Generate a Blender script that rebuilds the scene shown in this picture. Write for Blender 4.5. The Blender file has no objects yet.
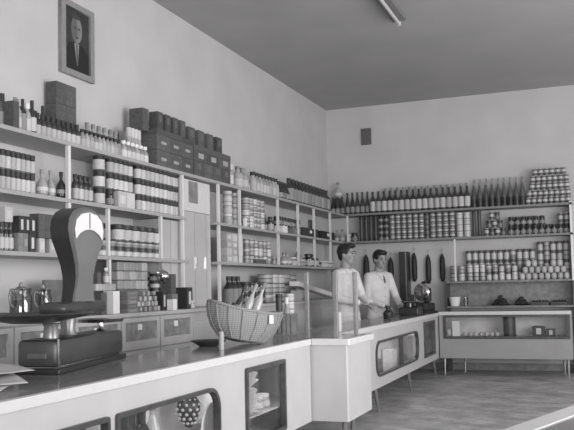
import bpy, bmesh, math, random
from mathutils import Vector, Matrix
random.seed(7)
C = bpy.context.scene.collection
PI = math.pi

# ------------------------------------------------------------------ camera
FPX, YAW, PIT, ROL, SHY, EYE = 800.0, .3653, .0584, .0212, 25.69, 1.25
_F = Vector((-math.sin(YAW)*math.cos(PIT), math.cos(YAW)*math.cos(PIT), math.sin(PIT)))
_R0 = Vector((math.cos(YAW), math.sin(YAW), 0)); _U0 = _R0.cross(_F)
_R = math.cos(ROL)*_R0 - math.sin(ROL)*_U0
_U = math.sin(ROL)*_R0 + math.cos(ROL)*_U0
cam = bpy.data.cameras.new('camera'); cam_o = bpy.data.objects.new('camera', cam); C.objects.link(cam_o)
cam.sensor_fit = 'HORIZONTAL'; cam.sensor_width = 36; cam.lens = 36*FPX/574
cam.shift_y = SHY/574
cam.clip_start = .05; cam.clip_end = 100
m = Matrix((_R, _U, -_F)).transposed().to_4x4(); m.translation = Vector((0, 0, EYE)); cam_o.matrix_world = m
bpy.context.scene.camera = cam_o
def ray(x, y): return _F*FPX + _R*(x-287) - _U*(y-215-SHY)
def onx(x, y, X): d = ray(x, y); return Vector((0, 0, EYE)) + d*(X/d.x)
def ony(x, y, Y): d = ray(x, y); return Vector((0, 0, EYE)) + d*(Y/d.y)
def onz(x, y, z): d = ray(x, y); return Vector((0, 0, EYE)) + d*((z-EYE)/d.z)

# ------------------------------------------------------------------ materials
MATS = {}
def mat(name, g, rough=.55, metal=0., var=.12, scale=25., spec=.4, obj_var=.0, tint=None):
    if name in MATS: return MATS[name]
    m = bpy.data.materials.new(name); m.use_nodes = True; nt = m.node_tree; b = nt.nodes['Principled BSDF']
    b.inputs['Roughness'].default_value = rough; b.inputs['Metallic'].default_value = metal
    b.inputs['Specular IOR Level'].default_value = spec
    tc = nt.nodes.new('ShaderNodeTexCoord'); nz = nt.nodes.new('ShaderNodeTexNoise')
    nz.inputs['Scale'].default_value = scale; nz.inputs['Detail'].default_value = 3
    nt.links.new(tc.outputs['Object'], nz.inputs['Vector'])
    mr = nt.nodes.new('ShaderNodeMapRange')
    mr.inputs['From Min'].default_value = .3; mr.inputs['From Max'].default_value = .7
    mr.inputs['To Min'].default_value = g*(1-var); mr.inputs['To Max'].default_value = g*(1+var)
    nt.links.new(nz.outputs['Fac'], mr.inputs['Value'])
    out = mr.outputs['Result']
    if obj_var:
        oi = nt.nodes.new('ShaderNodeObjectInfo'); m2 = nt.nodes.new('ShaderNodeMapRange')
        m2.inputs['To Min'].default_value = 1-obj_var; m2.inputs['To Max'].default_value = 1+obj_var
        nt.links.new(oi.outputs['Random'], m2.inputs['Value'])
        mu = nt.nodes.new('ShaderNodeMath'); mu.operation = 'MULTIPLY'
        nt.links.new(out, mu.inputs[0]); nt.links.new(m2.outputs['Result'], mu.inputs[1]); out = mu.outputs[0]
    cb = nt.nodes.new('ShaderNodeCombineColor')
    for k, s in zip(('Red', 'Green', 'Blue'), tint or (1.0, .985, .995)):
        mm = nt.nodes.new('ShaderNodeMath'); mm.operation = 'MULTIPLY'; mm.inputs[1].default_value = s
        nt.links.new(out, mm.inputs[0]); nt.links.new(mm.outputs[0], cb.inputs[k])
    nt.links.new(cb.outputs[0], b.inputs['Base Color'])
    MATS[name] = m
    return m

def band_mat(name, bands, rough=.5, metal=0., axis='Z', freq=None, obj_var=.1):
    """stripes along the object's own height: bands = [(start, grey), ...] over 0..1"""
    m = bpy.data.materials.new(name); m.use_nodes = True; nt = m.node_tree; b = nt.nodes['Principled BSDF']
    b.inputs['Roughness'].default_value = rough; b.inputs['Metallic'].default_value = metal
    tc = nt.nodes.new('ShaderNodeTexCoord'); sp = nt.nodes.new('ShaderNodeSeparateXYZ')
    nt.links.new(tc.outputs['Object'], sp.inputs[0])
    cr = nt.nodes.new('ShaderNodeValToRGB'); cr.color_ramp.interpolation = 'CONSTANT'
    e = cr.color_ramp.elements
    e[0].position, e[1].position = bands[0][0], bands[1][0]
    for i, (p, g) in enumerate(bands):
        el = e[i] if i < 2 else e.new(p)
        el.color = (g, g*.985, g*.995, 1)
    nt.links.new(sp.outputs[axis], cr.inputs['Fac'])
    oi = nt.nodes.new('ShaderNodeObjectInfo'); m2 = nt.nodes.new('ShaderNodeMapRange')
    m2.inputs['To Min'].default_value = 1-obj_var; m2.inputs['To Max'].default_value = 1+obj_var
    nt.links.new(oi.outputs['Random'], m2.inputs['Value'])
    mx = nt.nodes.new('ShaderNodeVectorMath'); mx.operation = 'SCALE'
    nt.links.new(cr.outputs['Color'], mx.inputs[0]); nt.links.new(m2.outputs['Result'], mx.inputs['Scale'])
    nt.links.new(mx.outputs[0], b.inputs['Base Color'])
    return m

def glass_mat(name, tint=.95, boost=.04):
    m = bpy.data.materials.new(name); m.use_nodes = True; nt = m.node_tree
    for n in list(nt.nodes):
        if n.type != 'OUTPUT_MATERIAL': nt.nodes.remove(n)
    out = [n for n in nt.nodes if n.type == 'OUTPUT_MATERIAL'][0]
    t = nt.nodes.new('ShaderNodeBsdfTransparent'); t.inputs[0].default_value = (tint, tint, tint, 1)
    g = nt.nodes.new('ShaderNodeBsdfGlossy'); g.inputs['Roughness'].default_value = .02
    f = nt.nodes.new('ShaderNodeLayerWeight'); f.inputs['Blend'].default_value = .5
    pw = nt.nodes.new('ShaderNodeMath'); pw.operation = 'POWER'; pw.inputs[1].default_value = 4
    ml = nt.nodes.new('ShaderNodeMath'); ml.operation = 'MULTIPLY'; ml.inputs[1].default_value = .35
    nt.links.new(f.outputs['Facing'], pw.inputs[0]); nt.links.new(pw.outputs[0], ml.inputs[0])
    a = nt.nodes.new('ShaderNodeMath'); a.inputs[1].default_value = boost + .02
    nt.links.new(ml.outputs[0], a.inputs[0])
    mx = nt.nodes.new('ShaderNodeMixShader')
    nt.links.new(a.outputs[0], mx.inputs['Fac'])
    nt.links.new(t.outputs[0], mx.inputs[1]); nt.links.new(g.outputs[0], mx.inputs[2]); nt.links.new(mx.outputs[0], out.inputs['Surface'])
    MATS[name] = m
    return m

M = dict(
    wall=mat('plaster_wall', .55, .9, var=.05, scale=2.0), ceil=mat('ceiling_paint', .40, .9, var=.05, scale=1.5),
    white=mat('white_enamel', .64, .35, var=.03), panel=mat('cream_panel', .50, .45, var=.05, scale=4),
    farpanel=mat('far_cream_panel', .50, .45, var=.05, scale=4), case=mat('grey_case', .30, .5, var=.05, scale=4), casetop=mat('case_band', .58, .4, var=.04),
    wood=mat('dark_wood_frame', .065, .35, var=.3, scale=14), midwood=mat('mid_wood', .22, .45, var=.25, scale=10),
    gloss=mat('glass_counter_top', .27, .12, var=.25, scale=8, spec=.8), inner=mat('case_interior', .62, .7, var=.15, scale=5),
    shelf=mat('shelf_paint', .38, .5, var=.06), post=mat('post_enamel', .72, .3, var=.03), postgrey=mat('post_grey', .30, .35, .4),
    cab=mat('cabinet_grey', .46, .5, var=.06, scale=6), cabin=mat('cabinet_inset', .24, .45, var=.25, scale=16),
    card=mat('white_card', .78, .8, var=.05), dark=mat('dark_lacquer', .038, .35, var=.25, scale=12, obj_var=.3),
    cap=mat('black_cap', .034, .45, var=.2), amber=mat('dark_glass', .040, .15, var=.2, spec=.6, obj_var=.3),
    grn=mat('grey_glass', .10, .15, var=.2, spec=.6, obj_var=.3), pale=mat('pale_glass', .34, .2, var=.2, spec=.5, obj_var=.25),
    clear=mat('clear_glass', .38, .15, var=.2, spec=.6, obj_var=.2), lab=mat('pale_label', .46, .7, var=.22, scale=60, obj_var=.2),
    labj=mat('jar_label', .50, .6, var=.4, scale=45, obj_var=.2), labg2=mat('dull_label', .36, .7, var=.2), labg=mat('grey_label', .26, .7, var=.3, scale=60, obj_var=.25), labw=mat('white_label', .58, .7, var=.12, scale=60, obj_var=.1),
    carton=mat('dark_carton', .09, .8, var=.25, scale=9, obj_var=.3), cartong=mat('grey_carton', .20, .8, var=.25, scale=9, obj_var=.25),
    cartonp=mat('pale_carton', .48, .8, var=.2, scale=20, obj_var=.25), metal=mat('tin_metal', .5, .3, .8, var=.1),
    scale=mat('scale_enamel', .052, .32, var=.08, scale=5, spec=.5), scaleface=mat('scale_face', .15, .4, var=.1, scale=4), scaleside=mat('scale_side', .030, .35, var=.1),
    dial=mat('dial_glass', .72, .25, var=.05, scale=3), chrome=mat('chrome', .6, .15, 1., var=.05), plate=mat('name_plate', .11, .4, .3, var=.1),
    wick=None, skin=mat('skin', .30, .55, var=.06, scale=30), coat=mat('coat_cloth', .66, .85, var=.06, scale=9), hair=mat('hair', .02, .45, var=.3, scale=90),
    shirt=mat('dark_shirt', .10, .8), trous=mat('trousers', .07, .85), eye=mat('eye', .02, .2), lip=mat('lips', .17, .5), paper=mat('wrapping_paper', .46, .8, var=.1, scale=7),
    salami=mat('salami_skin', .030, .6, var=.4, scale=40), food=mat('dark_food', .035, .7, var=.4, scale=40), string=mat('string', .4, .9),
    brush=mat('brushed_grey', .28, .35, .5, var=.1),
)
glass = glass_mat('window_glass', .96, .0); jugglass = glass_mat('jug_glass', .72, .10)

# floor: worn narrow parquet
def floor_mat():
    m = bpy.data.materials.new('parquet'); m.use_nodes = True; nt = m.node_tree; b = nt.nodes['Principled BSDF']
    b.inputs['Roughness'].default_value = .5
    tc = nt.nodes.new('ShaderNodeTexCoord'); mp = nt.nodes.new('ShaderNodeMapping'); mp.inputs['Rotation'].default_value = (0, 0, .35)
    nt.links.new(tc.outputs['Object'], mp.inputs['Vector'])
    br = nt.nodes.new('ShaderNodeTexBrick'); br.inputs['Scale'].default_value = 2.4; br.inputs['Mortar Size'].default_value = .012
    br.inputs['Color1'].default_value = (.36, .355, .358, 1); br.inputs['Color2'].default_value = (.48, .47, .475, 1); br.inputs['Mortar'].default_value = (.24, .24, .24, 1)
    br.inputs['Brick Width'].default_value = .9; br.inputs['Row Height'].default_value = .18
    nt.links.new(mp.outputs[0], br.inputs['Vector'])
    nz = nt.nodes.new('ShaderNodeTexNoise'); nz.inputs['Scale'].default_value = 3.5; nz.inputs['Detail'].default_value = 6
    nt.links.new(mp.outputs[0], nz.inputs['Vector'])
    mr = nt.nodes.new('ShaderNodeMapRange'); mr.inputs['From Min'].default_value = .3; mr.inputs['From Max'].default_value = .7
    mr.inputs['To Min'].default_value = .68; mr.inputs['To Max'].default_value = 1.3
    nt.links.new(nz.outputs['Fac'], mr.inputs['Value'])
    sc = nt.nodes.new('ShaderNodeVectorMath'); sc.operation = 'SCALE'
    nt.links.new(br.outputs['Color'], sc.inputs[0]); nt.links.new(mr.outputs['Result'], sc.inputs['Scale'])
    nt.links.new(sc.outputs[0], b.inputs['Base Color'])
    return m
def wicker_mat():
    m = bpy.data.materials.new('wicker'); m.use_nodes = True; nt = m.node_tree; b = nt.nodes['Principled BSDF']
    b.inputs['Roughness'].default_value = .7
    tc = nt.nodes.new('ShaderNodeTexCoord'); ck = nt.nodes.new('ShaderNodeTexWave'); ck.inputs['Scale'].default_value = 22; ck.inputs['Distortion'].default_value = 1.5
    ck.bands_direction = 'Z'
    nt.links.new(tc.outputs['Object'], ck.inputs['Vector'])
    w2 = nt.nodes.new('ShaderNodeTexWave'); w2.inputs['Scale'].default_value = 17; w2.bands_direction = 'X'; w2.inputs['Distortion'].default_value = 1
    nt.links.new(tc.outputs['Object'], w2.inputs['Vector'])
    mx = nt.nodes.new('ShaderNodeMath'); mx.operation = 'MULTIPLY'
    nt.links.new(ck.outputs['Fac'], mx.inputs[0]); nt.links.new(w2.outputs['Fac'], mx.inputs[1])
    cr = nt.nodes.new('ShaderNodeValToRGB'); cr.color_ramp.elements[0].color = (.23, .227, .228, 1); cr.color_ramp.elements[1].color = (.38, .375, .378, 1)
    nt.links.new(mx.outputs[0], cr.inputs['Fac']); nt.links.new(cr.outputs[0], b.inputs['Base Color'])
    return m
M['wick'] = wicker_mat()
M['floor'] = floor_mat()
def top_mat():
    m = M['gloss']; nt = m.node_tree; b = nt.nodes['Principled BSDF']; out = [n for n in nt.nodes if n.type == 'OUTPUT_MATERIAL'][0]
    lw = nt.nodes.new('ShaderNodeLayerWeight'); lw.inputs['Blend'].default_value = .5
    pw = nt.nodes.new('ShaderNodeMath'); pw.operation = 'POWER'; pw.inputs[1].default_value = 1.6
    mr = nt.nodes.new('ShaderNodeMapRange'); mr.inputs['To Min'].default_value = .2; mr.inputs['To Max'].default_value = 1
    nt.links.new(lw.outputs['Facing'], pw.inputs[0]); nt.links.new(pw.outputs[0], mr.inputs['Value'])
    t = nt.nodes.new('ShaderNodeBsdfTransparent'); mx = nt.nodes.new('ShaderNodeMixShader')
    nt.links.new(mr.outputs[0], mx.inputs['Fac']); nt.links.new(t.outputs[0], mx.inputs[1]); nt.links.new(b.outputs[0], mx.inputs[2]); nt.links.new(mx.outputs[0], out.inputs['Surface'])
top_mat()

# ------------------------------------------------------------------ mesh helpers
class B:
    def __init__(s): s.bm = bmesh.new()
    def _mi(s, fs, mi):
        for f in fs: f.material_index = mi
    def box(s, x0, x1, y0, y1, z0, z1, mi=0, bev=0, mtx=None):
        r = bmesh.ops.create_cube(s.bm, size=1)
        vs = r['verts']
        for v in vs: v.co = Vector(((x0+x1)/2+v.co.x*(x1-x0), (y0+y1)/2+v.co.y*(y1-y0), (z0+z1)/2+v.co.z*(z1-z0)))
        if bev:
            es = list({e for v in vs for e in v.link_edges})
            rr = bmesh.ops.bevel(s.bm, geom=es, offset=bev, segments=2, affect='EDGES', profile=.5)
            fs = rr['faces']; vs = list({v for f in fs for v in f.verts} | {v for v in vs if v.is_valid})
        fs = {f for v in vs for f in v.link_faces}
        s._mi(fs, mi)
        if mtx is not None:
            for v in vs: v.co = mtx @ v.co
        return s
    def lathe(s, prof, seg=14, mi=0, mtx=None, c=(0, 0, 0)):
        rings = []
        for r, z in prof:
            if r < 1e-6: rings.append([s.bm.verts.new((c[0], c[1], c[2]+z))])
            else: rings.append([s.bm.verts.new((c[0]+r*math.cos(2*PI*i/seg), c[1]+r*math.sin(2*PI*i/seg), c[2]+z)) for i in range(seg)])
        for k, (a, b) in enumerate(zip(rings, rings[1:])):
            mm = mi[k] if isinstance(mi, (list, tuple)) else mi
            for i in range(seg):
                j = (i+1) % seg
                if len(a) == 1 and len(b) == 1: continue
                if len(a) == 1: f = s.bm.faces.new((a[0], b[j], b[i])) if False else s.bm.faces.new((a[0], b[i], b[j]))
                elif len(b) == 1: f = s.bm.faces.new((a[i], a[j], b[0]))
                else: f = s.bm.faces.new((a[i], a[j], b[j], b[i]))
                f.material_index = mm
        if mtx is not None:
            for rg in rings:
                for v in rg: v.co = mtx @ v.co
        return s
    def tube(s, pts, rad, seg=8, mi=0, cap=True):
        pts = [Vector(p) for p in pts]
        rads = rad if isinstance(rad, (list, tuple)) else [rad]*len(pts)
        rings = []
        for i, p in enumerate(pts):
            t = (pts[min(i+1, len(pts)-1)] - pts[max(i-1, 0)]).normalized()
            a = t.orthogonal().normalized() if i == 0 else (rings_a - t*rings_a.dot(t)).normalized()
            rings_a = a; b = t.cross(a)
            rings.append([s.bm.verts.new(p + (a*math.cos(2*PI*k/seg) + b*math.sin(2*PI*k/seg))*rads[i]) for k in range(seg)])
        for a, b in zip(rings, rings[1:]):
            for k in range(seg):
                f = s.bm.faces.new((a[k], a[(k+1) % seg], b[(k+1) % seg], b[k])); f.material_index = mi
        if cap:
            f = s.bm.faces.new(list(reversed(rings[0]))); f.material_index = mi
            f = s.bm.faces.new(rings[-1]); f.material_index = mi
        return s
    def ball(s, c, r, mi=0, sub=2, mtx=None):
        rr = bmesh.ops.create_icosphere(s.bm, subdivisions=sub, radius=1)
        r = (r, r, r) if not isinstance(r, (list, tuple)) else r
        for v in rr['verts']:
            p = Vector((v.co.x*r[0], v.co.y*r[1], v.co.z*r[2]))
            if mtx is not None: p = mtx @ p
            v.co = p + Vector(c)
        s._mi({f for v in rr['verts'] for f in v.link_faces}, mi)
        return s
    def prism(s, poly, z0, z1, mi=0):
        a = [s.bm.verts.new((x, y, z0)) for x, y in poly]; b = [s.bm.verts.new((x, y, z1)) for x, y in poly]
        fs = [s.bm.faces.new(list(reversed(a))), s.bm.faces.new(b)]
        n = len(poly)
        for i in range(n): fs.append(s.bm.faces.new((a[i], a[(i+1) % n], b[(i+1) % n], b[i])))
        s._mi(fs, mi)
        return s
    def mesh(s, name, mats, smooth=False):
        bmesh.ops.recalc_face_normals(s.bm, faces=s.bm.faces[:])
        me = bpy.data.meshes.new(name); s.bm.to_mesh(me); s.bm.free()
        for m in (mats if isinstance(mats, (list, tuple)) else [mats]): me.materials.append(m)
        if smooth:
            for p in me.polygons: p.use_smooth = True
            try: me.set_sharp_from_angle(angle=.7)
            except Exception: pass
        return me
    def build(s, name, mats, parent=None, smooth=False): return link(name, s.mesh(name, mats, smooth), parent)
def link(name, data, parent=None):
    o = bpy.data.objects.new(name, data); C.objects.link(o)
    if parent is not None: o.parent = parent
    return o
def tag(o, label, cat, group=None):
    o['label'] = label; o['category'] = cat
    if group: o['group'] = group
    return o
def thing(name, label, cat, loc=(0, 0, 0), rz=0, group=None):
    o = link(name, None); o.location = loc; o.rotation_euler = (0, 0, rz); o.empty_display_size = .1
    return tag(o, label, cat, group)
def struct(name, b, mt):
    o = b.build(name, mt); o['kind'] = 'structure'; o['label'] = name.replace('_', ' '); return o
def rr(u0, u1, v0, v1, r, n=6):
    pts = []
    for cx, cy, a0 in ((u1-r, v1-r, 0), (u0+r, v1-r, PI/2), (u0+r, v0+r, PI), (u1-r, v0+r, 3*PI/2)):
        for i in range(n+1):
            a = a0 + PI/2*i/n; pts.append((cx+r*math.cos(a), cy+r*math.sin(a)))
    return pts
def holed(name, polys, thick, mats, tf, parent=None):
    cu = bpy.data.curves.new(name, 'CURVE'); cu.dimensions = '2D'; cu.fill_mode = 'BOTH'; cu.extrude = thick/2
    for p in polys:
        sp = cu.splines.new('POLY'); sp.points.add(len(p)-1)
        for q, (u, v) in zip(sp.points, p): q.co = (u, v, 0, 1)
        sp.use_cyclic_u = True
    tmp = bpy.data.objects.new('tmp', cu); C.objects.link(tmp)
    dg = bpy.context.evaluated_depsgraph_get(); me = bpy.data.meshes.new_from_object(tmp.evaluated_get(dg))
    bpy.data.objects.remove(tmp); bpy.data.curves.remove(cu)
    for v in me.vertices: v.co = tf(v.co.x, v.co.y, v.co.z)
    me.materials.clear(); me.materials.append(mats)
    bm = bmesh.new(); bm.from_mesh(me); bmesh.ops.recalc_face_normals(bm, faces=bm.faces[:]); bm.to_mesh(me); bm.free()
    return link(name, me, parent)
def remeshed(b, name, mats, voxel, parent=None, smooth_it=6):
    me0 = b.mesh(name, mats); tmp = bpy.data.objects.new('tmp', me0); C.objects.link(tmp)
    md = tmp.modifiers.new('r', 'REMESH'); md.mode = 'VOXEL'; md.voxel_size = voxel; md.use_smooth_shade = True
    s = tmp.modifiers.new('s', 'SMOOTH'); s.iterations = smooth_it; s.factor = .5
    dg = bpy.context.evaluated_depsgraph_get(); me = bpy.data.meshes.new_from_object(tmp.evaluated_get(dg))
    bpy.data.objects.remove(tmp); bpy.data.meshes.remove(me0)
    me.name = name
    if not me.materials: me.materials.append(mats if not isinstance(mats, (list, tuple)) else mats[0])
    for p in me.polygons: p.use_smooth = True
    return link(name, me, parent)

# ------------------------------------------------------------------ room
XW, YW, ZC, XR = -3.85, 11.92, 4.03, 3.2
struct('floor', B().box(XW-.1, XR, -2.5, YW+.1, -.1, 0), M['floor'])
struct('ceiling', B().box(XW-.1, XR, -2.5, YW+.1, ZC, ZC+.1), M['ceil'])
struct('wall_left', B().box(XW-.1, XW, -2.5, YW+.1, 0, ZC), M['wall'])
struct('wall_back', B().box(XW, XR, YW, YW+.1, 0, ZC), M['wall'])
struct('baseboard_back', B().box(XW, XR, YW-.02, YW, 0, .1), M['midwood'])

# ------------------------------------------------------------------ glossy cupboard between the two shelf units
XD = -3.565
t = thing('tall_cupboard', 'pale glossy tall cupboard standing on the ledge between the two wall shelves', 'cupboard', (-3.7, 6.67, 1.0806))
of = Vector(t.location)
gl = mat('door_gloss', .50, .16, var=.06, scale=3, spec=.7)
def cu(bb, nm, mt):
    o = bb.build(nm, mt, t); o.matrix_parent_inverse = Matrix.Translation(-of); return o
cu(B().box(XW+.006, XD-.02, 6.205, 6.565, 1.081, 1.885), 'carcass', M['cab'])
cu(B().box(XW+.006, XD-.02, 6.575, 7.185, 1.081, 2.30), 'carcass', M['cab'])
for y0, y1, z1 in ((6.21, 6.37, 1.88), (6.378, 6.56, 1.88), (6.58, 6.84, 1.985), (6.848, 7.08, 1.985), (7.088, 7.18, 1.985)):
    cu(B().box(XD-.02, XD, y0, y1, 1.09, z1), 'glossy_door', gl)
cu(B().box(XD-.02, XD, 6.58, 7.18, 1.995, 2.295), 'lit_patch_panel', M['white'])  # white front added to paint in the bright light above the cupboard
for y in (6.86, 7.065): cu(B().box(XD, XD+.012, y-.006, y+.006, 1.45, 1.56), 'door_handle', M['chrome'])

# ------------------------------------------------------------------ shelf units
SZ = (1.523, 1.92, 2.335); T = .028; XF = -3.5
def shelf_unit(label, y0, y1, levels, posts, lowz):
    u = thing('wall_shelf_unit', label, 'shelf', ((XW+XF)/2, (y0+y1)/2, 0))
    off = Vector(u.location)
    def bld(bb, nm, mt):
        o = bb.build(nm, mt, u); o.matrix_parent_inverse = Matrix.Translation(-off); return o
    for z, a, e in levels: bld(B().box(XW+.003, XF, a, e, z-T, z), 'shelf_board', M['shelf'])
    for y, za, zb, w in posts: bld(B().box(XF-.03, XF-.004, y-w/2, y+w/2, za, zb), 'post', M['post'])
    return u
E1 = 7.19
shelf_unit('long white-posted wall shelves under the portrait, up to the glossy cupboard', 2.6, E1,
           [(SZ[0], 2.6, 6.15), (SZ[1], 2.6, 6.56), (SZ[2], 2.6, E1)],
           [(4.80, SZ[1], SZ[2]-T, .03), (6.51, SZ[1], SZ[2]-T, .03), (4.80, SZ[0], SZ[1]-T, .03), (5.30, SZ[0], SZ[1]-T, .026), (6.11, SZ[0], SZ[1]-T, .026), (6.51, 1.082, SZ[0]-T, .026), (6.51, SZ[0], SZ[1]-T, .026),
            (5.31, 1.082, SZ[0]-T, .026)], 0)
o = [q for q in bpy.data.objects if q.get('category') == 'shelf'][0]
q = B().box(-3.555, XF, 6.15, 6.62, SZ[0]-T, SZ[0]).build('shelf_end_strip', M['shelf'], o); q.matrix_parent_inverse = Matrix.Translation(-Vector(o.location))
shelf_unit('wall shelves between the glossy cupboard and the room corner', 7.2, 11.58,
           [(SZ[0], 7.2, 11.58), (SZ[1], 7.2, 11.58), (SZ[2], 7.2, 11.58)],
           [(7.27, 1.082, SZ[0]-T, .03)] + [(y, a, c-T, .03) for y in (7.27, 7.79, 8.9, 9.6, 10.23, 10.94) for a, c in ((SZ[1], SZ[2]), (SZ[0], SZ[1]))], 0)
YF = 11.6; XE = -.25; Z3B = 1.288; ZN = .93
u = thing('wall_shelf_unit', 'wide shelves along the back wall over the grey display case', 'shelf', (-2, 11.76, 0)); off = Vector(u.location)
def bld(bb, nm, mt, par=u, of=off):
    o = bb.build(nm, mt, par); o.matrix_parent_inverse = Matrix.Translation(-of); return o
for z in SZ[1:]: bld(B().box(XW+.003, XE, YF-.005, YW-.003, z-T, z), 'shelf_board', mat('dull_shelf', .22, .5, var=.06))
bld(B().box(-1.99, XE-.03, YF, YW-.003, Z3B-T, Z3B), 'shelf_board', M['midwood'])
bld(B().box(-1.99, XE-.03, YF, YW-.003, ZN-T, ZN), 'shelf_board', M['midwood'])
bld(B().box(-1.99, XE-.03, YW-.02, YW-.004, ZN, Z3B-T), 'back_panel', M['cabin'])
bld(B().box(-2.02, -1.99, YF, YW-.004, 0, Z3B), 'end_panel', M['wood'])
bld(B().box(XE-.03, XE, YF-.005, YW-.004, Z3B-.02, SZ[2]+.02), 'post', M['post'])
bld(B().box(XE-.03, XE, YF-.005, YW-.004, 0, Z3B-.02), 'end_panel', M['wood'])
p = ony(455, 255, YF)
bld(B().box(p.x-.012, p.x+.012, YF, YF+.024, Z3B, SZ[1]-T), 'post', M['post'])
p = ony(347.5, 228, YF)
bld(B().box(p.x-.012, p.x+.012, YF, YF+.024, SZ[1], SZ[2]-T), 'post', M['post'])
p = ony(331.5, 250, YF)
bld(B().box(p.x-.015, p.x+.015, YF, YF+.024, 1.082, SZ[1]-T), 'post', M['postgrey'])

# ------------------------------------------------------------------ low cabinets under the left shelves
ZL = 1.08; XC = -3.3
w = tag(B().box(XW+.004, XC, 2.4, 11.55, ZL-.03, ZL, bev=.004).build('worktop', M['cab']), 'long grey ledge board lying over the low cabinets on the portrait wall', 'worktop')
ys = [2.83, 3.40, 3.97, 4.56, 5.15, 5.725, 6.30, 6.88, 7.46, 8.05, 8.65, 9.25, 9.85, 10.45, 11.05, 11.5]
ORD = 'first second third fourth fifth sixth seventh eighth ninth tenth eleventh twelfth thirteenth fourteenth fifteenth sixteenth seventeenth eighteenth nineteenth twentieth'.split()
for i, (a, e) in enumerate(zip(ys, ys[1:])):
    near = i < 6
    n = len(ys)-1-i
    lab = f'grey low cabinet with an inset door, {ORD[n-1]} from the room corner'
    t = thing('low_cabinet', lab, 'cabinet', (XC-.2, (a+e)/2, 0), 0, 'low cabinets under the ledge'); of = Vector(t.location)
    def cb(bb, nm, mt, par=t):
        o = bb.build(nm, mt, par); o.matrix_parent_inverse = Matrix.Translation(-of) if par is t else Matrix.Translation(-of); return o
    cb(B().box(XW+.05, XC-.035, a+.003, e-.003, .0, ZL-.031), 'carcass', M['cab'])
    if near:
        dd = holed('door', [[(a+.006, .80), (e-.006, .80), (e-.006, ZL-.04), (a+.006, ZL-.04)], [(a+.06, .865), (e-.05, .865), (e-.05, ZL-.072), (a+.06, ZL-.072)]], .025, M['cab'], lambda q, v, h: Vector((XC-.02+h, q, v)), t)
        dd.matrix_parent_inverse = Matrix.Translation(-of)
        for nm, bb, mt in (('door_panel', B().box(XC-.034, XC-.024, a+.06, e-.05, .865, ZL-.072), M['cabin']),
                           ('price_card', B().box(XC-.024, XC-.019, (a+e)/2-.03, (a+e)/2+.03, .945, .99), M['card'])):
            o = bb.build(nm, mt, dd); o.matrix_parent_inverse = Matrix.Identity(4)
    else:
        cb(B().box(XC-.034, XC-.01, a+.006, e-.006, .6, ZL-.11), 'door', M['panel'])
    cb(B().box(XC-.034, XC-.01, a+.006, e-.006, .1, (.79 if near else .59)), 'lower_door', M['cab'])

# ------------------------------------------------------------------ shop counters
ZT = .853; ZB = .235; XN = -2.04
def leg(bld_, x, y, dx, dy, z1=ZB, r=.018):
    bld_(B().tube([(x, y, 0), (x-dx, y-dy, z1)], [r*.7, r*1.3], 8), 'leg', M['brush'])
def counter(label, y0, y1, xb, windows, pm, legs):
    t = thing('shop_counter', label, 'counter', ((XN+xb)/2, (y0+y1)/2, 0)); of = Vector(t.location)
    def P(o, par=t):
        o.matrix_parent_inverse = Matrix.Translation(-of) if par is t else Matrix.Identity(4); return o
    bl = lambda bb, nm, mt: P(bb.build(nm, mt, t))
    bl(B().box(xb, XN-.025, y0, y1, ZT-.02, ZT), 'counter_top', M['gloss'])
    bl(B().box(XN-.025, XN+.012, y0, y1, ZT-.043, ZT+.003, bev=.004), 'edge_trim', M['white'])
    holes = [w['poly'] for w in windows]
    P(holed('front_panel', [[(y0, ZB), (y1, ZB), (y1, ZT-.043), (y0, ZT-.043)]] + holes, .025, pm, lambda u_, v_, h: Vector((XN-.013+h, u_, v_)), t))
    bl(B().box(xb, XN-.026, y0, y1, ZB, ZB+.025), 'bottom_board', M['inner'])
    bl(B().box(xb, xb+.02, y0, y1, ZB+.026, ZT-.021), 'back_panel', M['inner'])
    bl(B().box(xb+.021, XN-.03, y0, y0+.02, ZB+.026, ZT-.021), 'end_panel', pm)
    bl(B().box(xb+.021, XN-.03, y1-.02, y1, ZB+.026, ZT-.021), 'end_panel', pm)
    for w in windows:
        bl(B().box(-2.36, -2.35, w['in_'][0][0]*0+min(q[0] for q in w['in_'])-.1, min(max(q[0] for q in w['in_'])+.3, y1-.03), ZB+.03, ZT-.03), 'display_back', M['inner'])
        if w['z'][1] > .74 and y0 < 3: bl(B().box(-2.345, XN-.04, 4.45, 5.65, .42, .428), 'display_shelf', M['panel'])
        fr = P(holed('window_frame', [w['out'], w['in_']], .04, M['wood'], lambda u_, v_, h: Vector((XN-.004+h, u_, v_)), t))
        P(holed('window_pane', [w['in_']], .004, glass, lambda u_, v_, h: Vector((XN-.012+h, u_, v_)), fr), fr)
        for y, wd, mt in w.get('bars', ()):
            P(B().box(XN-.03, XN+.014, y-wd/2, y+wd/2, w['z'][0]+.005, w['z'][1]-.005).build('window_bar', mt, fr), fr)
    for x, y, dx, dy in legs: leg(bl, x, y, dx, dy)
    return t
def rr4(u0, u1, v0, v1, rl, rq, n=6):
    pts = []
    for cx, cy, a0, r in ((u1-rq, v1-rq, 0, rq), (u0+rl, v1-rl, PI/2, rl), (u0+rl, v0+rl, PI, rl), (u1-rq, v0+rq, 3*PI/2, rq)):
        for i in range(n+1):
            a = a0 + PI/2*i/n; pts.append((cx+r*math.cos(a), cy+r*math.sin(a)))
    return pts
def win2(y0, y1, z0, z1, rl, rq, f=.015):
    return dict(poly=rr4(y0, y1, z0, z1, rl, rq), out=rr4(y0-.006, y1+.006, z0-.008, z1+.008, rl+.006, rq+.006), in_=rr4(y0+f, y1-f, z0+f, z1-f, max(rl-f, .004), max(rq-f, .004)), z=(z0, z1))
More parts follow.
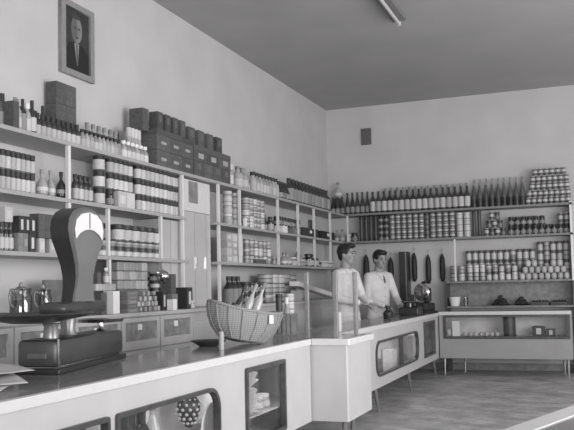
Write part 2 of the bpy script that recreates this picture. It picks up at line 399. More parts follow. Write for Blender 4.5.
def win(y0, y1, z0, z1, r, f=.015, bars=()):
    return dict(poly=rr(y0, y1, z0, z1, r), out=rr(y0-.008, y1+.008, z0-.008, z1+.008, r+.008), in_=rr(y0+f, y1-f, z0+f, z1-f, max(r-f, .004)), bars=bars, z=(z0, z1))
counter('long cream counter carrying the big scale, with rounded and square display windows', 1.5, 5.775, -2.66,
        [win2(2.0, 3.055, .345, .69, .12, .012), win2(3.125, 4.175, .345, .69, .012, .12), win(4.56, 5.215, .28, .748, .012, f=.02)], M['panel'],
        [(-2.09, 1.9, .05, .06), (-2.09, 4.4, .05, .06), (-2.6, 1.9, -.03, .05), (-2.6, 4.4, -.03, .05)])
counter('far cream counter on slanted legs in front of the two shop assistants', 6.485, 11.54, -2.54,
        [win(7.71, 9.72, .35, .69, .13, f=.016, bars=((8.86, .035, M['wood']),)), win(10.1, 10.8, .33, .766, .012, f=.018)], M['farpanel'],
        [(-2.045, 7.79, .01, .09), (-2.06, 9.36, .01, .10), (-2.07, 10.99, .01, .12), (-2.5, 7.8, -.02, .09), (-2.5, 9.4, -.02, .1), (-2.5, 11.2, -.02, .1)])
# projecting bay
t = thing('shop_counter', 'plain cream counter bay jutting out under the glass screen', 'counter', (-2.2, 6.1, 0)); of = Vector(t.location)
def bl(bb, nm, mt, par=t):
    o = bb.build(nm, mt, par); o.matrix_parent_inverse = Matrix.Translation(-of); return o
poly = [(-2.66, 5.785), (-2.03, 5.785), (-1.745, 5.795), (-1.732, 5.805), (-1.725, 6.475), (-2.66, 6.475)]
inner = [(-2.66, 5.79), (-2.05, 5.80), (-1.765, 5.81), (-1.756, 5.82), (-1.755, 6.47), (-2.66, 6.47)]
bl(B().prism(inner, ZB, ZT-.045), 'body', M['panel'])
bl(B().prism([(-2.655, 5.795), (-2.055, 5.81), (-1.81, 5.83), (-1.765, 5.865), (-1.765, 6.465), (-2.655, 6.465)], ZT-.044, ZT), 'counter_top', M['gloss'])
b = B()
for (a, c) in zip(poly[1:5], poly[2:5]):
    a, c = Vector(a), Vector(c); dd = (c-a); n = Vector((dd.y, -dd.x)).normalized()
    q = [(a.x, a.y), (c.x, c.y), (c.x-n.x*.04, c.y-n.y*.04), (a.x-n.x*.04, a.y-n.y*.04)]
    b.prism(q, ZT-.045, ZT+.003)
bl(b, 'edge_trim', M['white'])
for x, y in ((-1.92, 6.62-.2), (-1.85, 5.95), (-2.55, 5.95), (-2.55, 6.4)): leg(bl, x, y, -.03, .03)

# low display case in front of the back wall
t = thing('display_case', 'long low grey display case with a wide glass front below the back shelves', 'display case', (-1.17, 11.3, 0)); of = Vector(t.location)
CX0, CX1, CY0, CY1, CT = -2.025, -.30, 11.1, 11.54, .868
bl2 = lambda bb, nm, mt, par=t: setattr(o := bb.build(nm, mt, par), 'matrix_parent_inverse', Matrix.Translation(-of) if par is t else Matrix.Identity(4)) or o
bl2(B().box(CX0, CX1, CY0+.01, CY1, CT-.02, CT), 'case_top', M['gloss'])
bl2(B().box(CX0, CX1, CY0-.012, CY0+.02, CT-.045, CT+.003, bev=.004), 'edge_trim', M['casetop'])
o = holed('front_panel', [[(CX0, ZB), (CX1, ZB), (CX1, CT-.045), (CX0, CT-.045)], rr(-1.96, -.33, .51, .812, .01)], .02, M['case'], lambda u_, v_, h: Vector((u_, CY0+.01+h, v_)), t); o.matrix_parent_inverse = Matrix.Translation(-of)
fr = holed('window_frame', [rr(-1.97, -.32, .50, .822, .01), rr(-1.935, -.355, .535, .795, .005)], .03, M['wood'], lambda u_, v_, h: Vector((u_, CY0+.004+h, v_)), t); fr.matrix_parent_inverse = Matrix.Translation(-of)
holed('window_pane', [rr(-1.935, -.355, .535, .795, .005)], .004, glass, lambda u_, v_, h: Vector((u_, CY0+.012+h, v_)), fr)
bl2(B().box(CX0, CX1, CY0+.021, CY1, ZB, ZB+.02), 'bottom_board', M['case'])
bl2(B().box(CX0+.021, CX1-.021, CY0+.021, CY1-.021, .51, .528), 'inner_shelf', M['inner'])
bl2(B().box(CX0, CX1, CY1-.02, CY1, ZB+.021, CT-.021), 'back_panel', M['inner'])
for xx in (CX0, CX1-.02): bl2(B().box(xx, xx+.02, CY0+.021, CY1-.021, ZB+.021, CT-.021), 'end_panel', M['case'])
for x, y in ((-1.97, 11.14), (-.36, 11.14), (-1.75, 11.5), (-.42, 11.5)): leg(bl2, x, y, 0, -.02, r=.014)

# white-edged counter near the camera
dv = Vector((.323, .946)); nv = Vector((.946, -.323)); o0 = Vector((-.262, 2.24))
def PT(s, q): p = o0 + dv*s + nv*q; return (p.x, p.y)
t = thing('shop_counter', 'dark-topped counter corner with a broad white border in the lower corner', 'counter', (0, 0, 0))
B().prism([PT(-.9, .07), PT(1.3, .07), PT(1.3, .5), PT(-.9, .5)], .80, .846).build('counter_top', M['gloss'], t)
B().prism([PT(-.9, 0), PT(1.3, 0), PT(1.3, .0699), PT(-.9, .0699)], .80, .85).build('edge_trim', M['white'], t)
B().prism([PT(-.87, .02), PT(1.27, .02), PT(1.27, .48), PT(-.87, .48)], ZB, .799).build('body', M['panel'], t)
for s, q in ((-.8, .08), (1.2, .08), (-.8, .42), (1.2, .42)):
    x, y = PT(s, q); B().tube([(x, y, 0), (x, y, ZB)], [.013, .024], 8).build('leg', M['brush'], t)

# ------------------------------------------------------------------ stock templates (unit diameter / unit height)
def L(prof, mt, seg=14, name='m', mi=0): return B().lathe(prof, seg, mi).mesh(name, mt, True)
wine_p = [(0, 0), (.44, 0), (.5, .03), (.5, .55), (.46, .63), (.27, .73), (.18, .80), (.165, .95), (.2, .955), (.2, 1), (0, 1)]
cone_p = [(0, 0), (.45, 0), (.5, .03), (.5, .40), (.40, .55), (.22, .75), (.15, .93), (.18, .94), (.18, 1), (0, 1)]
squat_p = [(0, 0), (.46, 0), (.5, .04), (.5, .60), (.40, .70), (.25, .76), (.25, .84), (0, .84)]
jar_p = [(0, 0), (.46, 0), (.5, .04), (.5, .66), (.42, .74), (0, .74)]
flask_p = [(0, 0), (.35, 0), (.48, .12), (.5, .3), (.44, .5), (.24, .64), (.15, .7), (.15, .86), (0, .86)]
def cyl(r, z0, z1): return [(0, z0), (r, z0), (r, z1), (0, z1)]
def band(r, z0, z1): return [(r-.02, z0), (r, z0), (r, z1), (r-.02, z1)]
def shade(c0, c1, cap0, cap1): return None
TPL = {}
def tpl(key, name, body, body_m, parts): TPL[key] = (name, L(body, body_m, name=name), [(n, L(p, m_, name=n)) for n, p, m_ in parts])
tpl('wine_lab', 'wine_bottle', wine_p, M['amber'], [('label', band(.515, .10, .50), M['lab']), ('cap', cyl(.215, .84, 1.004), M['cap'])])
tpl('wine_grey', 'wine_bottle', wine_p, M['amber'], [('label', band(.515, .08, .56), M['labg']), ('cap', cyl(.215, .84, 1.004), M['cap'])])
tpl('wine_back', 'wine_bottle', wine_p, M['amber'], [('label', band(.515, .10, .54), M['lab']), ('cap', cyl(.215, .84, 1.004), M['cap'])])
tpl('cone_dark', 'wine_bottle', cone_p, M['amber'], [('label', band(.515, .10, .36), M['labg']), ('cap', cyl(.2, .88, 1.004), M['cap'])])
tpl('cone_clear', 'wine_bottle', cone_p, M['grn'], [('label', band(.515, .06, .38), M['dark']), ('cap', cyl(.2, .92, 1.004), M['labg'])])
tpl('clear_tall', 'liqueur_bottle', wine_p, M['clear'], [('label', band(.515, .12, .42), M['lab']), ('cap', cyl(.22, .86, 1.004), M['labg'])])
tpl('dark_squat', 'liqueur_bottle', squat_p, M['amber'], [('label', band(.515, .10, .48), M['lab']), ('cap', cyl(.3, .84, 1.0), M['cap'])])
tpl('pale_squat', 'syrup_bottle', squat_p, M['pale'], [('label', band(.515, .10, .48), M['lab']), ('cap', cyl(.33, .82, 1.0), M['cap'])])
tpl('pale_white', 'syrup_bottle', squat_p, M['pale'], [('label', band(.515, .10, .48), M['labw']), ('cap', cyl(.33, .82, 1.0), M['card'])])
tpl('grey_squat', 'liqueur_bottle', squat_p, M['grn'], [('label', band(.515, .14, .5), M['labg']), ('cap', cyl(.33, .80, 1.0), M['cap'])])
tpl('jar_dark', 'preserve_jar', jar_p, M['grn'], [('label', band(.512, .10, .68), M['labj']), ('lid', cyl(.47, .75, 1.0), M['cap'])])
tpl('jar_black', 'preserve_jar', jar_p, M['amber'], [('label', band(.512, .16, .5), M['labg']), ('lid', cyl(.47, .742, 1.0), M['cap'])])
tpl('jar_pale', 'preserve_jar', jar_p, M['pale'], [('label', band(.512, .1, .5), M['lab']), ('lid', cyl(.47, .742, 1.0), M['labw'])])
tpl('flask', 'liqueur_bottle', flask_p, M['pale'], [('label', band(.508, .2, .34), M['labw']), ('cap', cyl(.19, .84, 1.0), M['labg'])])
tpl('flask_dark', 'liqueur_bottle', flask_p, M['amber'], [('label', band(.508, .2, .34), M['labg']), ('cap', cyl(.19, .84, 1.0), M['cap'])])
canp = [(0, 0), (.46, 0), (.5, .0), (.5, .06), (.48, .08), (.48, .92), (.5, .94), (.5, 1), (.45, 1), (.45, .97), (0, .97)]
def can(key, bands, nm='tin_can', metal=0): TPL[key] = (nm, B().lathe(canp, 14).mesh(nm, band_mat(key+'_print', bands, .4, metal), True), [])
can('can_a', [(0, .10), (.1, .40), (.62, .14), (.9, .45)])
can('can_b', [(0, .30), (.12, .09), (.4, .5), (.75, .09), (.92, .4)])
can('can_c', [(0, .05), (.12, .17), (.55, .05), (.92, .2)])
can('can_pale', [(0, .25), (.08, .55), (.6, .35), (.7, .62), (.93, .2)])
can('can_white', [(0, .2), (.1, .52), (.72, .10), (.95, .05)])
can('can_d', [(0, .1), (.1, .36), (.45, .18), (.6, .42), (.92, .12)])
can('can_e', [(0, .2), (.15, .22), (.5, .48), (.8, .1), (.9, .3)])
can('tin_low', [(0, .15), (.1, .5), (.55, .28), (.62, .035), (.98, .06)], 'flat_tin')
can('tin_grey', [(0, .05), (.15, .2), (.6, .36), (.85, .06)], 'flat_tin')
can('tube_dark', [(0, .03), (.1, .055), (.9, .03)], 'dark_canister')
cup_p = [(0, 0), (.3, 0), (.42, .1), (.5, .45), (.46, .8), (.3, .97), (0, 1)]
tpl('cup', 'small_tub', cup_p, mat('tub_pale', .46, .5, var=.1, obj_var=.2), [])
def boxmesh(nm, mt, lab=None, bev=.02):
    return B().box(-.5, .5, -.5, .5, 0, 1, bev=bev).mesh(nm, mt)
def ctn(key, mt, parts=()): TPL[key] = ('carton', boxmesh('carton', mt), [(n, q.mesh(n, m_)) for n, q, m_ in parts])
# front of a carton is +X (left-wall stock) : label on +X face
ctn('carton', M['carton'], [('label', B().box(.502, .512, -.2, .2, .42, .60), M['labg2'])])
ctn('carton_plain', M['carton'])
ctn('carton_up', M['carton'], [('label', B().box(.502, .512, -.2, .2, .5, .85), mat('faint_label', .14, .7))])
ctn('carton_card', M['carton'], [('label', B().box(.502, .53, -.2, .2, .3, .8), M['labg2'])])
ctn('carton_grey', M['cartong'], [('label', B().box(.502, .512, -.3, .3, .3, .7), M['labg'])])
ctn('carton_pale', M['cartonp'], [('label', B().box(.502, .512, -.3, .3, .25, .75), M['labw'])])
ctn('carton_white', M['card'])
ctn('carton_dl', M['dark'], [('label', B().box(.502, .512, -.2, .2, .2, .8), M['labw'])])
ctn('drawer_box', M['dark'], [('label', B().box(.502, .512, -.07, .07, .4, .75), M['card'])])
TPL['packet'] = ('packet', boxmesh('packet', mat('cellophane_packet', .36, .25, var=.35, scale=30, obj_var=.3, spec=.7), bev=.12), [])

def put(key, x, y, z, d, h, label, cat, group=None, rz=0, dx=None):
    nm, me, parts = TPL[key]
    o = link(nm, me); o.location = (x, y, z+.0006); o.scale = (dx or d, d, h); o.rotation_euler = (0, 0, rz)
    tag(o, label, cat, group)
    for pn, pm in parts: link(pn, pm, o)
    return o
CATS = {'wine_bottle': 'bottle', 'liqueur_bottle': 'bottle', 'syrup_bottle': 'bottle', 'preserve_jar': 'jar', 'tin_can': 'can', 'flat_tin': 'tin', 'dark_canister': 'canister', 'carton': 'box', 'small_tub': 'tub', 'packet': 'packet'}
LAYER = {1: [''], 2: ['lower', 'upper'], 3: ['bottom', 'middle', 'top'], 4: ['bottom', 'second', 'third', 'top'], 5: ['bottom', 'second', 'third', 'fourth', 'top'], 6: ['bottom', 'second', 'third', 'fourth', 'fifth', 'top']}
def label_for(k, n, li, nl, desc, where):
    pos = 'corner-end' if k == 0 and n > 1 else (f'{ORD[k]}-from-corner' if n > 1 else '')
    if nl > 1:
        a = f'{LAYER[nl][li]} layer'
        return f'{ORD[k]} from the corner, {a} of {desc} {where}' if n > 1 else f'{LAYER[nl][li]} one of the stacked {desc} {where}'
    return f'{ORD[k]} from the corner of the {desc} {where}' if n > 1 else f'{desc} {where}'
PR = random.Random(11)
def pick(k): return k if isinstance(k, str) else PR.choice(k)
def first(k): return k if isinstance(k, str) else k[0]
def row_l(key, a, e, yp, n, z, h, X, desc, where, layers=1, dx=None, fill=.96, dmax=9, skip=()):
    Y0, Y1 = onx(a, yp, X).y, onx(e, yp, X).y
    st = (Y1-Y0)/n; d = min(st*fill*(.62 if n == 1 else 1), dmax)
    cat = CATS[TPL[first(key)][0]]
    for li in range(layers):
        for i in range(n):
            if (i, li) in skip: continue
            put(pick(key), X, Y0+st*(i+.5), z+li*(h+.0008), d, h, label_for(n-1-i, n, li, layers, desc, where), cat, f'{desc} {where}' if n*layers > 1 else None, dx=dx)
def row_b(key, a, e, yp, n, z, h, Y, desc, where, layers=1, dx=None, fill=.96, dmax=9, skip=(), stag=0.):
    X0, X1 = ony(a, yp, Y).x, ony(e, yp, Y).x
    st = (X1-X0)/n; d = min(st*fill, dmax)
    cat = CATS[TPL[first(key)][0]]
    for li in range(layers):
        for i in range(n):
            if (i, li) in skip: continue
            put(pick(key), X0+st*(i+.5), Y, z+li*(h+.0008), d, h, label_for(i, n, li, layers, desc, where), cat, f'{desc} {where}' if n*layers > 1 else None, rz=-PI/2 if TPL[first(key)][0] == 'carton' else 0, dx=dx)

Z1, Z2, Z3 = SZ[2], SZ[1], SZ[0]
XS = -3.58      # front rank on the left shelves
# ---- top shelf, left wall
def one_l(key, px, yp, z, d, h, label, X=XS, dx=None, rz=0):
    return put(key, X, onx(px, yp, X).y, z, d, h, label, CATS[TPL[key][0]], rz=rz, dx=dx)
one_l('grey_squat', 1, 105, Z1, .07, .25, 'grey stout bottle at the near end of the top shelf', X=-3.66)
one_l('carton_plain', 11.5, 112, Z1, .055, .19, 'slim black upright pack among bottles near the top shelf end', dx=.08)
one_l('flask', 15, 100, Z1, .07, .27, 'pale bottle with a square stopper behind the slim black pack', X=-3.70)
one_l('clear_tall', 17.6, 112, Z1, .055, .22, 'slim pale-labelled bottle next to the slim black pack', X=-3.58)
one_l('wine_grey', 22.6, 112, Z1, .052, .23, 'thin dark bottle between two pale ones, top shelf near end')
one_l('pale_white', 27, 112, Z1, .052, .21, 'pale bottle with a white stopper near the top shelf end')
one_l('wine_lab', 32, 112, Z1, .06, .24, 'dark capped bottle with low white label beside the white-stoppered bottle')
one_l('wine_grey', 42.5, 110, Z1, .05, .27, 'lone dark-necked bottle standing behind, before the stack of brown boxes', X=-3.70)
row_l('dark_squat', 34.5, 79, 125, 9, Z1, .165, XS, 'black-capped bottles', 'before the dark box stack')
row_l('carton_plain', 51, 71, 105, 2, Z1, .17, -3.78, 'plain dark cartons', 'stacked under the portrait', layers=3, dx=.1, fill=.98)
row_l('wine_grey', 1, 46, 108, 6, Z1, .25, -3.795, 'dark bottles', 'at the back, near end', fill=.75)
row_l('pale_squat', 80, 117, 142, 9, Z1, .145, XS, 'pale squat bottles', 'on the top shelf')
row_l('clear_tall', 84, 118, 132, 6, Z1, .25, -3.70, 'tall clear bottles', 'behind the pale squat bottles')
one_l('wine_grey', 118.6, 142, Z1, .035, .20, 'single dark bottle between two rows of pale bottles, top shelf')
row_l('pale_white', 121, 146.5, 150, 6, Z1, .15, XS, 'white-topped pale bottles', 'before the dark cartons')
row_l('jar_pale', 127, 140, 145, 4, Z1, .315, -3.685, 'pale-lidded jars', 'behind the white-topped bottles')
# cartons
row_l('carton', 147.5, 184, 160, 3, Z1, .15, -3.64, 'labelled dark cartons', 'lowest on the shelf', dx=.2, fill=.99)
row_l('carton', 147.5, 184, 145, 3, Z1+.151, .14, -3.64, 'labelled dark cartons', 'in the second tier', dx=.2, fill=.99)
row_l('carton_up', 185, 222, 168, 4, Z1, .155, -3.64, 'upright dark cartons', 'on the shelf', dx=.2, fill=.93)
row_l('carton_card', 185, 222, 155, 3, Z1+.156, .10, -3.64, 'low cartons', 'on the upright dark cartons', dx=.2, fill=.99)
row_l('carton_plain', 147.5, 184, 130, 3, Z1+.292, .05, -3.64, 'flat plain cartons', 'on the labelled cartons', dx=.2, fill=.99)
row_l('carton_plain', 185, 222, 145, 3, Z1+.257, .055, -3.64, 'flat plain cartons', 'on the low labelled cartons', dx=.2, fill=.99)
row_l('carton_up', 152, 182.5, 120, 4, Z1+.343, .185, -3.66, 'upright black boxes', 'atop the nearer carton stack', dx=.09, fill=.66)
row_l('carton_up', 183, 219.5, 140, 4, Z1+.313, .185, -3.66, 'upright black boxes', 'atop the farther carton stack', dx=.09, fill=.66)
one_l('carton_plain', 139, 118, Z1+.316, .10, .20, 'biggest upright dark box, standing on the pale-lidded jars', X=-3.70, dx=.14)
# after the cartons
one_l('jar_pale', 229.5, 172, Z1, .09, .235, 'big pale jar with a wide lid beside the last dark carton')
row_l('clear_tall', 235, 245, 172, 2, Z1, .24, XS, 'clear bottles', 'beside the big wide-lidded jar')
one_l('pale_white', 247, 182, Z1, .06, .14, 'small clear bottle between two clear ones and a labelled row')
row_l('pale_squat', 251, 276.5, 180, 8, Z1, .235, XS, 'pale-labelled dark-capped bottles', 'past the cartons')
row_l('cone_dark', 277, 287, 185, 3, Z1, .22, XS, 'black bottles', 'before the dark wine row')
row_l('wine_grey', 287, 327, 190, 12, Z1, .30, XS, 'dark wine bottles', 'on the top shelf')
# ---- second shelf, left wall
row_l('jar_dark', -6, 34, 175, 8, Z2, .135, XS, 'small black-capped jars', 'at the near end', layers=2)
one_l('flask', 42, 180, Z2, .085, .19, 'round pale flask beside the two layers of small jars')
one_l('flask', 50.5, 175, Z2, .07, .2, 'narrower pale flask next to the dark round bottle', X=-3.6)
one_l('flask_dark', 61, 182, Z2, .075, .2, 'dark round bottle just before the first white post')
row_l('dark_squat', 72.5, 91.5, 185, 4, Z2, .205, XS, 'dark-shouldered bottles', 'after the first white post')
row_l('jar_dark', 93, 104.5, 185, 1, Z2, .132, XS, 'large white-labelled jars', 'beside dark-shouldered bottles', layers=3)
one_l('jar_black', 109.5, 197, Z2, .07, .132, 'small dark jar under the five-wide jar stack')
row_l('carton_pale', 113, 130, 195, 2, Z2, .132, XS, 'pale cartons', 'under the five-wide jars', dx=.1)
row_l('jar_dark', 107, 131, 175, 5, Z2+.1335, .132, XS, 'white-labelled jars', 'on the pale cartons', layers=2)
row_l('jar_dark', 135, 165.5, 190, 7, Z2, .132, XS, 'white-labelled jars', 'in the widest stack', layers=3)
row_l('jar_dark', 166, 177, 195, 4, Z2, .132, XS, 'white-labelled jars', 'beside the second post', layers=3)
# hanging notice before the doorway, on the wall above the door
o = tag(B().box(XD+.001, XD+.008, onx(188.5, 190, XD).y, onx(197, 190, XD).y, onx(193, 203, XD).z, onx(193, 182, XD).z).build('wall_notice', M['cartong']), 'small grey notice hung on the white lit-patch panel of the cupboard', 'notice')
# ---- third shelf, left wall
row_l('dark_squat', -6, 12.5, 238, 4, Z3, .19, XS, 'dark pale-labelled bottles', 'at the near end, third shelf')
one_l('carton_pale', 3.5, 214, Z3+.1915, .075, .10, 'pale box on top of the pale-labelled dark bottles', X=-3.6, dx=.09)
row_l('carton_grey', 13.5, 23.5, 238, 2, Z3, .125, XS, 'grey packets', 'beside dark bottles, third shelf', dx=.08)
one_l('carton_dl', 28, 240, Z3, .065, .125, 'black pack with tall white label among grey packets, third shelf', dx=.08)
one_l('carton_pale', 37.5, 244, Z3, .06, .1, 'low pale pack beside the black white-labelled pack', dx=.08)
one_l('carton_pale', 49.5, 243, Z3, .10, .1, 'wider low pale pack close to the scale head', dx=.08)
row_l('carton_dl', 15, 32, 220, 3, Z3+.1258, .115, XS, 'black packs', 'lying on the grey packets', dx=.07)
row_l('carton_plain', 34, 55, 225, 3, Z3+.1012, .17, XS, 'upright dark packs', 'on the low pale packs', dx=.08)
row_l('tin_low', 97, 158, 250, 8, Z3, .075, XS, 'flat dark-lidded tins', 'under the jars', fill=.99)
row_l('tin_grey', 97, 158, 243, 8, Z3+.0763, .05, XS, 'thin grey tins', 'on the flat tins', fill=.99)
row_l('jar_dark', 98, 108.5, 232, 2, Z3+.1275, .13, XS, 'small jars', 'before the thin middle post')
row_l('jar_dark', 113, 158, 232, 6, Z3+.1275, .135, XS, 'wide white-labelled jars', 'on the thin tins', fill=.99)
# ---- ledge, left wall
def jug(px, yp, X, d, h, label, fillm):
    y = onx(px, yp, X).y
    t = link('glass_jug', B().lathe([(0, 0), (.42, 0), (.5, .06), (.5, .7), (.42, .85), (.46, 1), (.44, 1), (.40, .85), (.47, .7), (.47, .08), (0, .06)], 16).mesh('glass_jug', jugglass, True)); t.location = (X, y, ZL+.0006); t.scale = (d, d, h)
    tag(t, label, 'jug')
    B().lathe([(0, .065), (.465, .085), (.465, .62), (0, .62)], 16).build('contents', fillm, t, True)
    B().tube([(0, -.44, .88), (0, -.68, .95), (0, -.78, .75), (0, -.7, .5), (0, -.49, .4)], .05, 8).build('handle', M['brush'], t, True)
    B().lathe([(0, 1.002), (.3, 1.002), (.12, 1.06), (.08, 1.16), (0, 1.2)], 12).build('lid', M['metal'], t, True)
jug(21, 295, -3.46, .145, .20, 'glass jug with dark contents on the ledge beside the scale', M['food'])
jug(43, 295, -3.50, .12, .19, 'paler glass jug on the ledge, partly behind the scale tray', M['labg'])
o = B().box(-.012, .012, -.13, .13, 0, .26).build('leaning_board', M['cartong']); o.location = (-3.62, onx(61, 290, -3.62).y, ZL+.0045); o.rotation_euler = (0, -.22, 0); tag(o, 'plain grey board leaning on the ledge behind the scale column', 'board')
one_l('carton_white', 111.5, 302, ZL, .085, .17, 'square white-fronted canister on the ledge right behind the scale', X=-3.4, dx=.09)
one_l('carton_plain', 99, 302, ZL, .07, .16, 'dark box beside the white-fronted canister on the ledge', X=-3.45, dx=.09)
row_l('packet', 92, 112, 289, 3, ZL+.172, .055, -3.46, 'pale packets', 'on the dark box', dx=.08)
one_l('carton_plain', 96, 280, ZL+.228, .05, .08, 'small dark box lying on the pale packets behind the scale', X=-3.46, dx=.06)
one_l('pale_white', 106, 278, ZL+.228, .045, .12, 'small pale bottle standing on the pale packets', X=-3.46)
for k in range(5):
    put('carton_grey', -3.44, onx(124, 303, -3.44).y, ZL+.033*k, .14, .032, f'flat dark box in the ledge pile, {["lowest", "second lowest", "middle one", "second highest", "topmost"][k]}', 'box', 'flat boxes piled on the ledge', dx=.16)
row_l('packet', 113, 143.5, 275, 5, ZL+.18, .075, -3.60, 'cellophane packets', 'above the flat boxes', layers=3, dx=.09)
row_l('carton_grey', 113, 143.5, 300, 3, ZL, .178, -3.62, 'grey boxes', 'behind the flat box pile', dx=.1)
row_l('tin_low', 143, 150, 280, 1, ZL, .055, -3.64, 'round dark-lidded tins', 'by the packets', layers=6)
row_l('tin_low', 150, 160, 280, 1, ZL, .062, -3.56, 'wide pale tins', 'by the hanging kettle', layers=5)
# heap of small wrapped packets
k = 0
for li, cnt in ((0, 6), (1, 5), (2, 4), (3, 2)):
    for i in range(cnt):
        yy = onx(131 + 4.6*(i+.5+li*.55), 302, -3.42).y
        o = put('packet', -3.42, yy, ZL+.042*li, .034, .04, f'paper-wrapped packet, {ORD[cnt-1-i]} from the corner, {["bottom", "second", "third", "top"][li]} layer of the ledge heap', 'packet', 'heap of wrapped packets on the ledge', dx=.07)
        o.rotation_euler[2] = PR.uniform(-.28, .28); o.scale.x = PR.uniform(.05, .085)
one_l('carton_dl', 161, 303, ZL, .06, .16, 'black tin with a small white label beside the packet heap', X=-3.42, dx=.07)
one_l('carton_white', 172, 306, ZL, .065, .09, 'little white box on the ledge near the glossy cupboard', X=-3.345, dx=.06)
one_l('carton_grey', 170, 302, ZL, .1, .135, 'grey box under the black upright box on the ledge', X=-3.44, dx=.1)
one_l('carton_plain', 169, 285, ZL+.1358, .085, .17, 'black upright box standing on a grey box, ledge', X=-3.44, dx=.09)
one_l('carton_dl', 184, 297, ZL, .105, .19, 'black box with pale side on the ledge before the glossy cupboard', X=-3.46, dx=.12)
one_l('jar_pale', 192, 303, ZL, .05, .07, 'tiny pale cup on the ledge beside the last black box', X=-3.40)
# kettle hanging from the third shelf
py = onx(160, 272, -3.47).y
t = thing('hanging_kettle', 'small shiny kettle hanging from the end of the third shelf', 'kettle', (-3.44, py, 1.37))
B().lathe([(0, -.05), (.035, -.048), (.052, -.02), (.055, .005), (.04, .035), (.02, .048), (0, .05)], 16, mtx=Matrix.Rotation(.5, 4, 'X')).build('body', M['chrome'], t, True)
B().lathe([(.0, .0), (.022, 0), (.026, .035), (.02, .035), (0, .005)], 12, mtx=Matrix.Translation((.0, -.04, .01)) @ Matrix.Rotation(1.1, 4, 'X')).build('spout', M['chrome'], t, True)
B().tube([(0, 0, .045), (-.03, .006, .09), (-.062, .003, .1245)], .004, 6).build('hook', M['brush'], t)
# ---- shelf unit 2 (door to corner)
row_l('jar_pale', 223.5, 239.5, 210, 2, Z2, .118, XS, 'large pale jars', 'just past the cupboard', layers=3, dmax=.1)
row_l(('can_d', 'can_e', 'can_pale'), 243.5, 262, 208, 5, Z2, .066, XS, 'pale tins', 'stacked past the second post', layers=5, fill=.97)
one_l('carton_white', 245, 221, Z2, .05, .09, 'small white packet standing before the pale tins', X=-3.52, dx=.025)
one_l('cone_dark', 264.5, 217, Z2, .06, .19, 'black tapered bottle beside the stacked pale tins')
one_l('dark_squat', 270, 220, Z2, .085, .17, 'stout black bottle next to the tapered black bottle', X=-3.57)
one_l('carton_white', 281, 227, Z2, .14, .085, 'low white box under small dark bottles, second shelf', dx=.12)
one_l('carton_grey', 293, 229, Z2, .26, .085, 'low grey box beside the low white box', dx=.12)
row_l('jar_black', 275.5, 298, 217, 8, Z2+.0858, .11, XS, 'small dark bottles', 'on the low boxes')
one_l('drawer_box', 306, 230, Z2, .62, .11, 'dark drawer box with white tag, nearer the cupboard', dx=.14)
one_l('drawer_box', 323.5, 233, Z2, .62, .11, 'dark drawer box with white tag, nearer the corner', X=-3.59, dx=.14)
one_l('carton_plain', 310, 217, Z2+.111, .10, .13, 'small black box standing on the dark drawer box', dx=.03)
row_l('carton_pale', 223.5, 240, 255, 3, Z3, .075, XS, 'pale packs', 'in the first bay past the cupboard', layers=4, dx=.08, fill=.95)
row_l(('can_d', 'can_e', 'can_pale'), 244, 270, 255, 6, Z3, .09, XS, 'pale tins', 'on the third shelf', layers=3, fill=.9, dmax=.078)
one_l('carton_plain', 260, 258, Z3, .3, .05, 'flat black tray before the pale tins, third shelf', X=-3.525, dx=.04)
one_l('jar_pale', 275, 257, Z3, .08, .1, 'squat white jar beside the third-shelf pale tins')
one_l('pale_white', 293, 258, Z3, .13, .11, 'broad pale jar at the foot of the white bottle')
one_l('pale_white', 297.5, 250, Z3, .08, .24, 'tall white bottle beside the broad pale jar', X=-3.66)
row_l('flask', 282, 289, 255, 2, Z3, .16, XS, 'small pale flasks', 'before the broad pale jar')
row_l('can_d', 300, 304, 258, 2, Z3, .1, XS, 'small tins', 'beside the white bottle')
row_l('jar_pale', 321, 329, 260, 2, Z3, .09, XS, 'small pale jars', 'nearest the corner post')
row_l('dark_squat', 306, 314.5, 252, 2, Z3, .17, XS, 'dark bottles', 'near the corner, third shelf')
one_l('jar_black', 318.5, 260, Z3, .07, .07, 'tiny black jar near the corner on the third shelf')
row_l('wine_grey', 226, 240, 280, 3, ZL, .3, -3.62, 'dark bottles', 'on the ledge behind the basket')
row_l('jar_black', 243, 262, 290, 4, ZL, .12, -3.62, 'dark jars', 'on the ledge behind the basket', layers=2)
row_l(('can_d', 'can_e', 'can_pale'), 262, 292, 285, 5, ZL, .11, -3.64, 'pale cans', 'on the ledge past the basket', layers=3)
# sloping white package on the ledge
a = onx(294, 292, -3.42); e = onx(331, 303, -3.42)
o = B().box(-.06, .06, -.5, .5, -.03, .03, bev=.006).build('long_package', M['card'])
ln = (e-a).length; o.scale = (1, ln, 1); o.location = (-3.42, (a.y+e.y)/2, (ZL+.034+.19*.5+.002)); o.rotation_euler = (-math.atan2(.17, ln), 0, 0)
tag(o, 'long white package lying aslope on the ledge behind the glass screen', 'package')
one_l('carton_pale', 297, 302, ZL, .12, .13, 'pale box propping up the long white package', X=-3.42, dx=.12)

